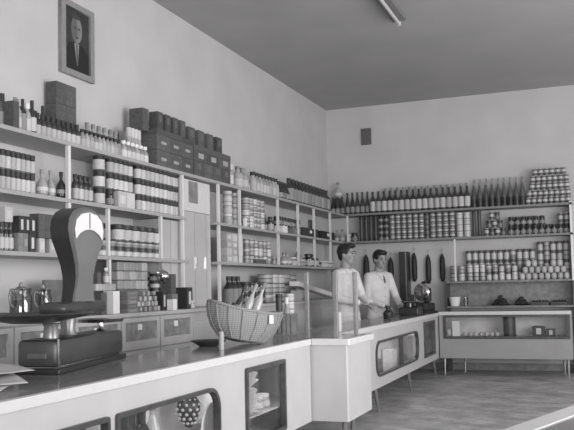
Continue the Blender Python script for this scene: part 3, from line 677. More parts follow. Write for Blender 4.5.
# ---- back wall, top shelf
YB = 11.74
row_b('cone_dark', 326.5, 344.5, 205, 4, Z1, .28, 11.665, 'short black bottles', 'in the very corner')
def one_b(key, px, yp, z, d, h, label, Y=YB, dx=None):
    return put(key, ony(px, yp, Y).x, Y, z, d, h, label, CATS[TPL[key][0]], rz=-PI/2 if TPL[key][0] == 'carton' else 0, dx=dx)
one_b('carton_plain', 338, 202, Z1, .13, .27, 'tall dark box carrying a pale flask by the corner', Y=11.80, dx=.1)
one_b('flask', 338, 184, Z1+.271, .12, .25, 'pale ornate flask perched highest by the corner', Y=11.80)
row_b('cone_dark', 345, 370, 203, 5, Z1, .34, YB, 'black tapered bottles', 'on the back shelf', fill=.9)
row_b('wine_back', 370, 470.5, 203, 17, Z1, .325, 11.68, 'white-labelled bottles', 'along the back shelf', fill=.93)
row_b('clear_tall', 382, 470, 195, 14, Z1, .385, 11.83, 'tall clear bottles', 'behind the white-labelled row', fill=.75)
row_b('cone_clear', 471, 526, 198, 9, Z1, .36, YB, 'grey tapered bottles', 'beside the can pyramid', fill=.9)
row_b('clear_tall', 472, 526, 195, 9, Z1, .43, 11.85, 'slim clear bottles', 'behind the grey tapered bottles', fill=.6)
for li, (n, a, e) in enumerate(((8, 525, 572), (8, 526.5, 571.5), (7, 529.5, 570), (7, 530.5, 569.5), (6, 533, 567))):
    X0, X1 = ony(a, 190, 11.72).x, ony(e, 190, 11.72).x; X1 = min(X1, XE-.005)
    st = (X1-X0)/n
    for i in range(n):
        put('can_b', X0+st*(i+.5), 11.72, Z1+li*.1008, st*.96, .1, f'{ORD[i]} can from the corner, {LAYER[5][li]} layer of the tall can pyramid', 'can', 'can pyramid on the back shelf')
# ---- back wall, second shelf
row_b('flask', 334, 345, 232, 2, Z2, .2, YB, 'pale little flasks', 'by the corner')
one_b('jar_pale', 349, 235, Z2, .07, .12, 'small pale jar beside the thin post, second back shelf')
one_b('jar_black', 354.5, 235, Z2, .10, .14, 'squat dark-lidded jar before the black canisters')
row_b('tube_dark', 359, 378, 225, 4, Z2, .375, YB, 'tall black canisters', 'on the second back shelf', fill=.8)
row_b('jar_black', 378.5, 389, 228, 2, Z2, .092, YB, 'dark jars', 'beside the black canisters', layers=4)
row_b('can_b', 389.5, 424.5, 225, 6, Z2, .075, YB, 'banded cans', 'after the dark jars', layers=5, fill=.88)
row_b('can_c', 424.8, 429.5, 225, 1, Z2, .075, YB, 'dark cans', 'between two banded can blocks', layers=5)
row_b('can_b', 429.7, 455.5, 224, 4, Z2, .075, YB, 'banded cans', 'past the dark column', layers=5, fill=.88)
row_b('can_pale', 456, 471, 224, 2, Z2, .09, YB, 'pale mixed cans', 'on the second back shelf', layers=4, fill=.9)
row_b('tube_dark', 471.5, 482, 224, 2, Z2, .37, YB, 'slim dark canisters', 'before the little can heap', fill=.75)
X0 = ony(484, 230, YB).x; X1 = ony(506, 230, YB).x; st = (X1-X0)/4
for li, n in ((0, 4), (1, 3), (2, 2)):
    for i in range(n):
        put('can_c' if (i+li) % 2 else 'can_b', X0+st*(i+.5+li*.5), YB, Z2+li*.1158, st*.95, .115, f'{ORD[i]} can from the corner, {LAYER[3][li]} layer of the little can heap', 'can', 'little can heap on the second back shelf')
row_b('jar_black', 508, 570, 231, 10, Z2, .135, YB, 'dark jars', 'in the lower rank, second back shelf', fill=.93)
row_b('jar_black', 508, 545.2, 221, 6, Z2+.1358, .125, YB, 'dark jars', 'resting on the lower rank', fill=.93)
row_b('can_b', 557.7, 570, 220, 2, Z2+.1358, .15, YB, 'banded cans', 'on the last dark jars', fill=.9)
# ---- back wall, third shelf (pale stock)
row_b(('can_white', 'can_white', 'can_e'), 466, 536, 262, 11, Z3B, .145, 11.83, 'white-labelled cans', 'in the rear rank', layers=3, fill=.9)
row_b(('can_white', 'can_white', 'can_d'), 537.5, 570, 262, 5, Z3B, .132, 11.83, 'white-labelled cans', 'in the tallest rear stack', layers=4, fill=.9)
row_b(('can_d', 'can_pale'), 449.5, 466, 270, 2, Z3B, .11, 11.72, 'pale cans', 'at the shelf end, third back shelf', layers=2, fill=.8)
row_b(('can_pale', 'can_d', 'can_e', 'can_white'), 467, 518, 272, 8, Z3B, .115, 11.69, 'mixed cans', 'in the front rank', layers=2, fill=.9)
X0 = ony(519, 272, 11.68).x; X1 = ony(570, 272, 11.68).x; st = (X1-X0)/8
for li, n in ((0, 8), (1, 7), (2, 6)):
    for i in range(n):
        if li == 2 and i in (2, 3): continue
        put('cup', X0+st*(i+.5+li*.5), 11.68, Z3B+li*.0908, st*.93, .09, f'{ORD[i]} tub from the corner, {LAYER[3][li]} layer of the pale tub pyramid', 'tub', 'pale tub pyramid on the third back shelf')
# ---- niche under it
YN = 11.70
p = ony(455, 306, YN)
o = B().lathe([(0, 0), (.36, 0), (.44, .5), (.5, 1), (.46, 1), (.4, .5), (.3, .08), (0, .06)], 20).build('white_bowl', M['card'], None, True); o.location = (p.x, YN, ZN+.0006); o.scale = (.17, .17, .13); tag(o, 'bright white bowl at the corner end of the niche', 'bowl')
p = ony(466, 306, YN)
o = B().lathe([(0, 0), (.42, 0), (.5, 1), (.47, 1), (.4, .06), (0, .05)], 16).build('drinking_glass', jugglass, None, True); o.location = (p.x, YN, ZN+.0006); o.scale = (.08, .08, .12); tag(o, 'drinking glass beside the white bowl in the niche', 'glass')
def heap(px0, px1, yp, n, h, label, flat=False):
    X0, X1 = ony(px0, yp, YN).x, ony(px1, yp, YN).x
    t = thing('serving_plate', label, 'plate', ((X0+X1)/2, YN, ZN+.0006)); r = (X1-X0)/2
    B().lathe([(0, 0), (r*.6, 0), (r, .018), (r*.95, .02), (r*.6, .008), (0, .008)], 20).build('dish', M['dark'], t, True)
    b = B(); rn = random.Random(px0)
    for k in range(n):
        a = rn.uniform(0, 2*PI); q = r*.6*math.sqrt(rn.random()); z = .02 + (h-.05)*(1-q/(r*.62))*rn.uniform(.5, 1)
        b.ball((q*math.cos(a), q*math.sin(a)*.7, z), (.04, .03, .022 if not flat else .012), sub=1)
    b.build('heaped_food', M['food'], t, True)['kind'] = 'stuff'
heap(490, 512, 306, 34, .17, 'plate with the highest dark heap, nearest the drinking glass')
heap(513, 530, 306, 30, .15, 'plate with the lower dark heap beside the flat trays')
for a, e, s in ((531, 549.5, 'nearer the heaped plates'), (551, 568, 'at the outer end of the niche')):
    X0, X1 = ony(a, 304, YN).x, ony(e, 304, YN).x
    t = thing('flat_tray', 'flat black tray of dark food, ' + s, 'tray', ((X0+X1)/2, YN, ZN+.0006))
    B().box(-(X1-X0)/2, (X1-X0)/2, -.1, .1, 0, .05, bev=.006).build('tray_base', M['dark'], t)
    b = B()
    for i in range(5): b.ball(((i-2)*(X1-X0)/6, 0, .052), ((X1-X0)/13, .08, .022), sub=1)
    b.build('dark_food', M['food'], t, True)['kind'] = 'stuff'

# ---- inside the grey display case
YC = 11.26; ZS = .5285
def in_case(key, px, d, h, label, dx=None): return one_b(key, px, 332, ZS, d, h, label, Y=YC, dx=dx)
in_case('carton_white', 456.5, .1, .21, 'taller white box inside the grey display case', dx=.1)
in_case('carton_pale', 449.8, .06, .11, 'small pale box beside the taller white one, display case', dx=.08)
row_b('cup', 463, 500, 335, 7, ZS, .055, YC, 'little cups', 'along the display case floor', fill=.8)
o = one_b('tube_dark', 509.5, 327, ZS, .17, .265, 'large dark drum inside the grey display case', Y=YC)
in_case('carton_dl', 539, .16, .135, 'dark box with white front inside the display case', dx=.12)
in_case('carton_dl', 551, .11, .1, 'smaller dark box next to the white-fronted one, display case', dx=.1)

# ------------------------------------------------------------------ hanging sausages
for k, (px, y0, y1, w) in enumerate(((366, 254, 283, .098), (390.5, 257, 284, .092), (414, 252, 282, .085), (428, 254, 284, .085), (442, 253, 282, .085))):
    YH = 11.87; p0 = ony(px, y0, YH); p1 = ony(px, y1, YH)
    z1, z0 = p0.z, p1.z
    t = thing('hanging_salami', 'dark salami hanging on the back wall, ' + ('nearest the corner', 'half hidden by the second assistant', 'right beside the tall dark upright box', 'directly above the slicer', 'last one, next to the can shelf')[k], 'salami', (p0.x, YH, z0), 0, 'salami hung on the back wall')
    h = z1-z0
    B().lathe([(0, 0), (w*.28, .015), (w*.46, .06), (w*.5, h*.4), (w*.48, h*.7), (w*.36, h*.86), (w*.14, h*.96), (0, h)], 12).build('sausage', M['salami'], t, True)
    B().tube([(0, 0, h-.005), (0, .02, h+.06)], .004, 6).build('string', M['string'], t)
    B().tube([(0, .015, h+.06), (0, .05, h+.06)], .006, 6).build('nail', M['brush'], t)
# tall dark upright box
a = ony(400, 252, 11.8); e = ony(408.5, 252, 11.8)
t = thing('tall_cupboard', 'tall narrow dark cupboard with a bright edge strip between the salami', 'cupboard', ((a.x+e.x)/2, 11.8, 0)); w = (e.x-a.x)/2
B().box(-w, w*.45, -.08, .1, 0, a.z, bev=.006).build('body', M['dark'], t)
B().box(w*.46, w*.7, -.085, .1, 0, a.z).build('edge_strip', M['brush'], t)
B().box(w*.71, w, -.08, .1, 0, a.z).build('side_strip', M['dark'], t)

# ------------------------------------------------------------------ wall vent, portrait, ceiling lamp
a = ony(361, 129, YW); e = ony(371.5, 144.5, YW)
t = thing('wall_vent', 'small dark air grille high on the back wall', 'vent', ((a.x+e.x)/2, YW-.02, (a.z+e.z)/2)); w, h = (e.x-a.x)/2, (a.z-e.z)/2
B().box(-w, w, .005, .018, -h, h).build('grille_plate', mat('vent_dark', .13, .6), t)
b = B()
for i in range(7): b.box(-w*.9, w*.9, -.008, .004, -h*.85+i*h*.28-.008, -h*.85+i*h*.28+.008)
b.build('slats', mat('vent_slat', .15, .6), t)

a = onx(59, 0, XW); e = onx(94.5, 82, XW)
y0, y1, z0, z1 = 5.135, 5.575, 2.975, 3.575
t = thing('framed_picture', 'portrait of a man in a dark suit in a grey frame on the wall', 'picture', (XW+.004, (y0+y1)/2, (z0+z1)/2)); hy, hz = (y1-y0)/2, (z1-z0)/2
bw = .055
holed('picture_frame', [[(-hy, -hz), (hy, -hz), (hy, hz), (-hy, hz)], [(-hy+bw, -hz+bw*.85), (hy-bw, -hz+bw*.85), (hy-bw, hz-bw*.85), (-hy+bw, hz-bw*.85)]], .03, mat('frame_grey', .27, .5, var=.1), lambda u_, v_, q: Vector((.016+q, u_, v_)), t)
pc = B().box(.002, .012, -hy+.05, hy-.05, -hz+.05, hz-.05).build('portrait_print', mat('print_dark', .045, .5, var=.2, scale=8), t)
def oval(cy, cz, ry, rz, x, g, nm, mtn):
    b = B(); vs = [b.bm.verts.new((x, cy+ry*math.cos(2*PI*i/20), cz+rz*math.sin(2*PI*i/20))) for i in range(20)]; b.bm.faces.new(vs)
    return b.build(nm, mat(mtn, g, .6, var=.1), pc)
def polyp(pts, x, g, nm, mtn):
    b = B(); b.bm.faces.new([b.bm.verts.new((x, q, v)) for q, v in pts]); return b.build(nm, mat(mtn, g, .6, var=.1), pc)
polyp([(-.155, -.245), (.155, -.245), (.155, -.10), (.09, -.03), (-.02, -.01), (-.10, -.03), (-.155, -.11)], .0125, .02, 'suit', 'print_suit')
polyp([(-.035, -.02), (.03, -.02), (.012, -.19), (.0, -.2)], .013, .28, 'shirt_front', 'print_shirt')
polyp([(-.012, -.03), (.01, -.03), (.012, -.18), (-.002, -.2)], .0135, .09, 'tie', 'print_tie')
oval(.0, .095, .072, .112, .0130, .22, 'face', 'print_face'); oval(-.028, .085, .04, .095, .0132, .13, 'face_shadow', 'print_face2')
oval(-.01, .198, .066, .022, .0134, .06, 'hair', 'print_hair')
oval(.028, .105, .015, .009, .0136, .05, 'eye', 'print_eye'); oval(-.022, .105, .015, .009, .0136, .05, 'eye', 'print_eye'); oval(.004, .03, .024, .007, .0136, .07, 'mouth', 'print_eye')

t = thing('ceiling_lamp', 'long fluorescent batten lamp fixed to the ceiling', 'lamp', (-1.78, 7.3, ZC))
B().box(-.075, .075, -.75, .75, -.055, -.001, bev=.01).build('housing', mat('lamp_housing', .20, .5), t)
B().tube([(.0, -.72, -.078), (.0, .72, -.078)], .019, 10).build('tube', mat('lamp_tube', .55, .3), t, True)
for s in (-1, 1): B().box(-.02, .02, s*.735-.012, s*.735+.012, -.1, -.05).build('socket', M['casetop'], t)

# ------------------------------------------------------------------ the big scale
uang = math.atan2(.975, -.222)       # direction of its long side
t = thing('shop_scale', 'big dark enamel fan-head weighing scale on the near counter', 'scale', (-2.415, 3.235, ZT+.0006), uang)
# local: +x along the long side (away), +y = towards the assistants' side (left of +x)
B().box(0, .95, .01, .24, .0, .025, bev=.005).build('foot_plate', M['scaleside'], t)
B().box(.0, .93, .02, .23, .034, .166, bev=.022).build('base_body', M['scale'], t, True)
B().box(.05, .9, .04, .21, .02, .04).build('base_rail', M['chrome'], t)
B().box(-.004, .002, .075, .175, .075, .105, bev=.004).build('name_plate', M['plate'], t)
B().box(.002, .012, .014, .02, .04, .17).build('edge_strip', M['chrome'], t)
b = B().lathe([(0, 0), (.04, 0), (.035, .06), (.045, .075), (0, .075)], 16, mtx=Matrix.Translation((.17, .13, .165))); b.build('pedestal', M['brush'], t, True)
b = B().lathe([(0, 0), (.10, .0), (.26, .03), (.30, .045), (.29, .05), (.1, .012), (0, .012)], 28, mtx=Matrix.Translation((.05, .17, .247))); b.build('weighing_dish', M['scale'], t, True)
b = B().lathe([(0, 0), (.05, 0), (.038, .03), (.045, .1), (0, .1)], 16, mtx=Matrix.Translation((.47, .17, .165))); b.build('neck', M['brush'], t, True)
B().box(.24, .83, .08, .24, .272, .345, bev=.03).build('bridge', M['scale'], t, True)
b = B().lathe([(0, 0), (.03, 0), (.02, .015), (.02, .045), (.13, .052), (.14, .072), (.13, .07), (0, .058)], 24, mtx=Matrix.Translation((.87, .14, .164))); b.build('weight_pan', M['chrome'], t, True)
# fan-shaped head: profile in (x along, z up), extruded across local y
hx = .555
prof_r = [(.098, .343), (.088, .38), (.076, .43), (.073, .48), (.084, .54), (.112, .61), (.146, .68), (.160, .74), (.150, .795), (.114, .836), (.057, .860), (0, .866)]
prof_r = [(a*.91, z) for a, z in prof_r]
prof = [(hx+a, z) for a, z in prof_r] + [(hx-a, z) for a, z in reversed(prof_r[:-1])]
def head(b, y0, y1, k0=1., k1=1., mi=0):
    cz = .6
    yt = lambda y, z: .15+(y-.15)*min(1, .62+.38*max(0, (z-.38)/.3))
    va = [b.bm.verts.new((hx+(x-hx)*k0, yt(y0, z), cz+(z-cz)*k0 if z > .36 else z)) for x, z in prof]
    vb = [b.bm.verts.new((hx+(x-hx)*k1, yt(y1, z), cz+(z-cz)*k1 if z > .36 else z)) for x, z in prof]
    n = len(prof)
    b.bm.faces.new(va); b.bm.faces.new(list(reversed(vb)))
    for i in range(n): b.bm.faces.new((va[i], vb[i], vb[(i+1) % n], va[(i+1) % n]))
    return b
HR = Matrix.Translation((hx, .15, 0)) @ Matrix.Rotation(-.30, 4, 'Z') @ Matrix.Translation((-hx, -.15, 0))
hd = head(B(), .09, .215).build('fan_head', M['scaleside'], t, True)
head(B(), .068, .09, .93, 1.0).build('face_plate', M['scaleface'], hd, True)
win_p = [(hx+a*.94, z) for a, z in ((-.118, .685), (-.128, .735), (-.112, .79), (-.07, .822), (0, .835), (.07, .822), (.112, .79), (.128, .735), (.118, .685), (.085, .715), (.04, .735), (0, .74), (-.04, .735), (-.085, .715))]
b = B(); va = [b.bm.verts.new((x, .0665, z)) for x, z in win_p]; vb = [b.bm.verts.new((x, .062, z)) for x, z in win_p]
b.bm.faces.new(vb); b.bm.faces.new(list(reversed(va)))
for i in range(len(va)): b.bm.faces.new((va[i], vb[i], vb[(i+1) % len(va)], va[(i+1) % len(va)]))
b.build('dial_window', M['dial'], hd)
B().box(hx-.003, hx+.003, .058, .0615, .745, .83).build('pointer', M['labg'], hd)
hd.matrix_local = HR

# ------------------------------------------------------------------ papers on the near counter
def sheet(c, w, l, rz, lift, label, z):
    b = B(); n = 8
    g = [[b.bm.verts.new(((i/n-.5)*w, (j/n-.5)*l, lift*(.5+.5*math.sin(i*.9+j*.35))*(j/n) + .0)) for j in range(n+1)] for i in range(n+1)]
    for i in range(n):
        for j in range(n): b.bm.faces.new((g[i][j], g[i+1][j], g[i+1][j+1], g[i][j+1]))
    o = b.build('paper_sheet', M['paper'], None, True); o.location = (c[0], c[1], z); o.rotation_euler = (0, 0, rz); tag(o, label, 'paper', 'wrapping paper on the near counter')
    sm = o.modifiers.new('thick', 'SOLIDIFY'); sm.thickness = .001
sheet((-2.43, 2.60), .34, .42, .5, .012, 'flat lower sheet of wrapping paper, mostly under the others', ZT+.002)
sheet((-2.50, 2.78), .32, .40, .9, .03, 'curled middle sheet of wrapping paper before the scale', ZT+.018)
sheet((-2.55, 2.86), .30, .34, 1.25, .04, 'topmost sheet of wrapping paper touching the scale side', ZT+.052)

# ------------------------------------------------------------------ wicker basket and what is around it
bc = onz(240, 343, ZT)
t = thing('wicker_basket', 'boat-shaped wicker basket tilted on the counter', 'basket', (-2.37, 5.24, ZT+.007), 1.0)
def ringp(k, n=28): return
prof = [(.10, 0, .0), (.17, .09, .02), (.25, .13, .10), (.285, .155, .18), (.30, .165, .215)]
b = B(); rings = []; n = 32
tilt = Matrix.Rotation(.17, 4, 'Y')
def bp(l, wd, z, i, k=1.): 
    a = 2*PI*i/n; ca, sa = math.cos(a), math.sin(a)
    zz = z + (.035*abs(ca)**3 if z > .15 else .012*abs(ca)**3)
    return tilt @ Vector((l*ca*k, wd*sa*k, zz))
for (l, wd, z) in [(.10, .05, .0), (.18, .10, .012), (.25, .14, .08), (.285, .16, .15), (.305, .17, .215)]: rings.append([b.bm.verts.new(bp(l, wd, z, i)) for i in range(n)])
for (l, wd, z) in [(.29, .155, .212), (.27, .145, .15), (.23, .12, .08), (.16, .085, .03)]: rings.append([b.bm.verts.new(bp(l, wd, z, i)) for i in range(n)])
for r0, r1 in zip(rings, rings[1:]):
    for i in range(n): b.bm.faces.new((r0[i], r0[(i+1) % n], r1[(i+1) % n], r1[i]))
b.bm.faces.new(rings[0]); b.bm.faces.new(rings[-1])
zmin = min(v.co.z for v in b.bm.verts)
for v in b.bm.verts: v.co.z -= zmin
b.build('basket_body', M['wick'], t, True)
up = Matrix.Translation((0, 0, -zmin))
b = B(); b.tube([up @ bp(.30, .165, .22, i % n) for i in range(n+1)], .012, 8); b.build('rim', M['wick'], t, True)
b = B(); 
for i in range(0, n, 2):
    pts = [up @ bp(l*1.012, wd*1.02, z, i) for (l, wd, z) in [(.18, .10, .012), (.25, .14, .08), (.285, .16, .15), (.305, .17, .21)]]
    b.tube(pts, .006, 6)
b.build('upright_canes', M['wick'], t, True)
b = B().box(-.02, .02, -.002, .002, -.04, .02, mtx=up @ Matrix.Translation(bp(.31, .18, .19, 26)) @ Matrix.Rotation(.2, 4, 'Z')); b.build('white_tag', M['card'], t)
# slender bottles leaning in the basket
bm_w = Matrix.Translation((-2.37, 5.24, ZT)) @ Matrix.Rotation(1.0, 4, 'Z')
for k, (lx, ly, ang, hh, nm) in enumerate(((-.10, .0, .42, .36, 'nearest the high end of the basket'), (-.01, .015, .45, .37, 'in the middle of the basket'), (.07, .0, .40, .37, 'towards the low end of the basket'))):
    nm_, me, parts = TPL['wine_grey' if k == 0 else 'clear_tall']
    o = link('slender_bottle', me); tag(o, 'slender bottle leaning in the wicker basket, ' + nm, 'bottle', 'bottles in the wicker basket')
    o.matrix_world = bm_w @ Matrix.Translation((lx, ly, .09)) @ Matrix.Rotation(ang, 4, 'Y') @ Matrix.Diagonal((.062, .062, hh, 1))
    for pn, pm in parts: link(pn, pm, o)
p = onz(211, 342, ZT)
o = B().lathe([(0, 0), (.5, 0), (.95, .5), (1, .6), (.93, .62), (.5, .2), (0, .2)], 20).build('small_dish', M['dark'], None, True); o.location = (-2.52, 5.02, ZT+.0006); o.scale = (.13, .10, .07); tag(o, 'small dark dish on the counter beside the basket end', 'dish')
p = onz(221.5, 350, ZT)
o = B().lathe([(0, 0), (.5, 0), (.5, .9), (.4, .95), (.4, 1), (0, 1)], 14).build('white_shaker', M['pale'], None, True); o.location = (p.x, p.y, ZT+.0006); o.scale = (.035, .035, .12); tag(o, 'little pale cylinder standing before the wicker basket', 'shaker')
# slatted crate behind the basket, with its contents
t = thing('slatted_crate', 'small slatted wooden crate behind the wicker basket', 'crate', (-2.44, 6.30, ZT+.0006), .25)
B().box(-.09, .09, -.09, .09, 0, .012).build('crate_base', M['midwood'], t)
b = B()
for i in range(5):
    for s in (-1, 1):
        b.box(-.09+i*.037, -.09+i*.037+.03, s*.09-.005, s*.09+.005, .012, .18); b.box(s*.09-.005, s*.09+.005, -.085+i*.035, -.085+i*.035+.029, .012, .18)
b.build('slats', M['midwood'], t)
for k, (key, lx, ly, d, h, lb) in enumerate((('tube_dark', -.045, -.04, .06, .33, 'tall dark canister standing in the slatted crate'), ('pale_white', .02, -.05, .05, .30, 'pale bottle standing in the slatted crate'))):
    q = Matrix.Rotation(.25, 4, 'Z') @ Vector((lx, ly, 0)); put(key, -2.44+q.x, 6.30+q.y, ZT+.0135, d, h, lb, 'bottle' if k else 'canister')
q = Matrix.Rotation(.25, 4, 'Z') @ Vector((.035, .035, 0))
for li in range(5): put('can_pale', -2.44+q.x, 6.30+q.y, ZT+.0135+li*.0668, .085, .066, f'{LAYER[5][li]} can of the pale can stack in the slatted crate', 'can', 'pale cans stacked in the crate')

# ------------------------------------------------------------------ glass screen on the bay
t = thing('glass_screen', 'glass counter screen on dark metal posts above the jutting bay', 'screen', (-2.0, 6.1, ZT)); of = Vector(t.location)
bs = lambda bb, nm, mt: setattr(o := bb.build(nm, mt, t), 'matrix_parent_inverse', Matrix.Translation(-of)) or o
PP = [onz(305.8, 336, ZT+.003), None, None]
PP = [Vector((-2.085, 5.86)), Vector((-1.86, 5.88)), Vector((-1.86, 6.42))]
for q in PP: bs(B().box(q.x-.016, q.x+.016, q.y-.016, q.y+.016, ZT+.0035, 1.365, bev=.003), 'screen_post', M['postgrey'])
for a, e in ((PP[0], PP[1]), (PP[1], PP[2])):
    d = (e-a).normalized(); n = Vector((-d.y, d.x))*.003; a2 = a+d*.018; e2 = e-d*.018
    bs(B().prism([(a2.x+n.x, a2.y+n.y), (e2.x+n.x, e2.y+n.y), (e2.x-n.x, e2.y-n.y), (a2.x-n.x, a2.y-n.y)], ZT+.004, 1.355), 'glass_pane', glass)
p = Vector((-2.2, 6.62))
o = put('carton_white', -2.12, 6.75, ZT, .06, .17, 'narrow white box on the far counter behind the glass screen', 'box', dx=.05)

# ------------------------------------------------------------------ on the far counter
def at_far(px, yp, X): return onx(px, yp, X).y
Xi = -2.33
y = at_far(388, 308, Xi)
t = thing('ink_bottle', 'small black stoppered bottle on the far counter', 'bottle', (Xi, y, ZT+.0006))
B().lathe([(0, 0), (.055, 0), (.06, .01), (.06, .07), (.035, .095), (.025, .1), (.025, .115), (0, .115)], 16).build('body', M['dark'], t, True)
B().lathe([(0, .115), (.03, .115), (.035, .13), (.03, .15), (0, .155)], 12).build('stopper', M['cap'], t, True)
t = thing('counter_scale', 'dark low counter scale beside the black stoppered bottle', 'scale', (-2.25, 10.35, ZT+.0006))
B().box(-.13, .13, -.15, .15, 0, .11, bev=.02).build('base_body', M['dark'], t)
B().lathe([(0, 0), (.02, 0), (.02, .05), (0, .05)], 12, c=(0, -.04, .11)).build('pedestal', M['brush'], t, True)
B().lathe([(0, 0), (.08, .0), (.14, .02), (.135, .025), (.08, .006), (0, .006)], 20, c=(0, -.04, .16)).build('pan', M['brush'], t, True)
B().box(-.05, .05, .06, .1, .11, .27, bev=.012).build('dial_head', M['dark'], t)
t = thing('meat_slicer', 'dark meat slicer with a round shiny blade guard on the far counter', 'slicer', (-2.27, 11.2, ZT+.0006), -.35)
B().box(-.15, .15, -.16, .16, .0, .03, bev=.006).build('foot', M['dark'], t)
B().box(-.13, .13, -.14, .14, .03, .14, bev=.02).build('base_body', M['dark'], t)
B().box(-.16, .02, -.18, .02, .145, .165, bev=.006).build('carriage', M['brush'], t)
B().lathe([(0, 0), (.12, 0), (.125, .015), (.11, .03), (.05, .042), (0, .045)], 28, mtx=Matrix.Translation((.0, .0, .29)) @ Matrix.Rotation(PI/2, 4, 'X')).build('blade', M['chrome'], t, True)
B().box(-.07, .10, .005, .12, .14, .36, bev=.04).build('motor_housing', M['scale'], t, True)
B().tube([(-.02, .05, .35), (0, .02, .42), (.07, .0, .43)], [.022, .02, .024], 10).build('handle', M['cap'], t, True)
for k, (px, X, nm) in enumerate(((394, -2.16, 'before the black stoppered bottle'),)):
    y = at_far(px, 312, X)
    o = B().lathe([(0, 0), (.6, 0), (1, .5), (.96, .55), (.6, .15), (0, .15)], 18).build('coin_dish', M['brush'], None, True); o.location = (X, y, ZT+.0006); o.scale = (.06, .06, .03); tag(o, 'small shallow coin dish on the far counter, ' + nm, 'dish')

# ------------------------------------------------------------------ displayed behind the counter windows
ZI = ZB+.0256
t = thing('hanging_grape_ornament', 'dark dotted grape-like ornament hanging inside the rounded counter window', 'ornament', (-2.18, 4.08, .56)); t.scale = (.62, .62, .62)
b = B().lathe([(0, -.15), (.03, -.14), (.075, -.08), (.105, .0), (.11, .07), (.08, .125), (.03, .15), (0, .155)], 20)
rn = random.Random(3)
for zi in range(6):
    z = -.10+zi*.042; r = [.06, .09, .107, .111, .10, .075][zi]
    for i in range(10):
        a = 2*PI*(i+.5*(zi % 2))/10; b.ball((r*math.cos(a), r*math.sin(a), z), .017, mi=1, sub=1)
b.build('dotted_body', [M['dark'], M['lab']], t, True)
B().tube([(0, 0, .15), (0, 0, .4370)], .004, 6).build('string', M['string'], t)
o = B().lathe([(0, 0), (.6, 0), (1, .12), (.98, .15), (.6, .05), (0, .05)], 28, mtx=Matrix.Rotation(PI/2, 4, 'Y')).build('white_disc', M['card'], None, True); o.scale = (.2, .16, .165); o.location = (-2.14, 4.26, ZI+.166); tag(o, 'white disc standing upright inside the rounded counter window', 'plate')  # plain white disc set on edge behind the pane
for k, (y, X, key, d, h, lb) in enumerate(((3.40, -2.2, 'jar_black', .17, .40, 'stout dark jar in the counter window with the dotted ornament'), (3.60, -2.2, 'flask_dark', .17, .44, 'dark flask beside the stout jar in the counter window'), (3.80, -2.25, 'clear_tall', .09, .40, 'clear bottle behind the dotted ornament in the window'), (2.9, -2.2, 'flask_dark', .18, .43, 'dark flask in the near half of the counter window'), (2.65, -2.21, 'jar_black', .17, .40, 'dark jar in the near half of the counter window'))):
    put(key, X, y, ZI, d, h, lb + '', 'jar' if 'jar' in key else 'bottle')
# pleated pale paper fans in the square window
for k, (y, z, s, lb) in enumerate(((4.84, .4288, .10, 'pale pleated paper shell, largest, low in the square window'), (4.84, .4288+.177, .07, 'small pale pleated paper shell atop the big one'))):
    b = B(); n = 14; c0 = b.bm.verts.new((0, 0, 0)); vs = []
    for i in range(n+1):
        a = PI*.02 + PI*.96*i/n; r = s*(1.75 if k == 0 else 1.9); vs.append(b.bm.verts.new((.03*(1 if i % 2 else -1)*1.0, r*.62*math.cos(a), r*math.sin(a))))
    for i in range(n): b.bm.faces.new((c0, vs[i], vs[i+1]))
    o = b.build('paper_shell', M['labw']); o.location = (-2.13, y, z+.001); o.modifiers.new('t', 'SOLIDIFY').thickness = .003; tag(o, lb, 'ornament')
for k, y in enumerate((5.06, 5.17)):
    put('jar_pale', -2.18, y, .4288, .09, .09, ('pale jar low in the square window, beside the shells', 'pale jar low in the square window, away from the shells')[k], 'jar', None)
put('carton_white', -2.27, 9.22, ZI, .22, .24, 'white box behind the far half of the rounded far window', 'box', dx=.12)
put('carton_grey', -2.25, 8.3, ZI, .4, .2, 'grey box behind the near half of the rounded far window', 'box', dx=.16)
put('carton_white', -2.25, 10.35, ZI+.0, .2, .34, 'white card box inside the small square far window', 'box', dx=.06)

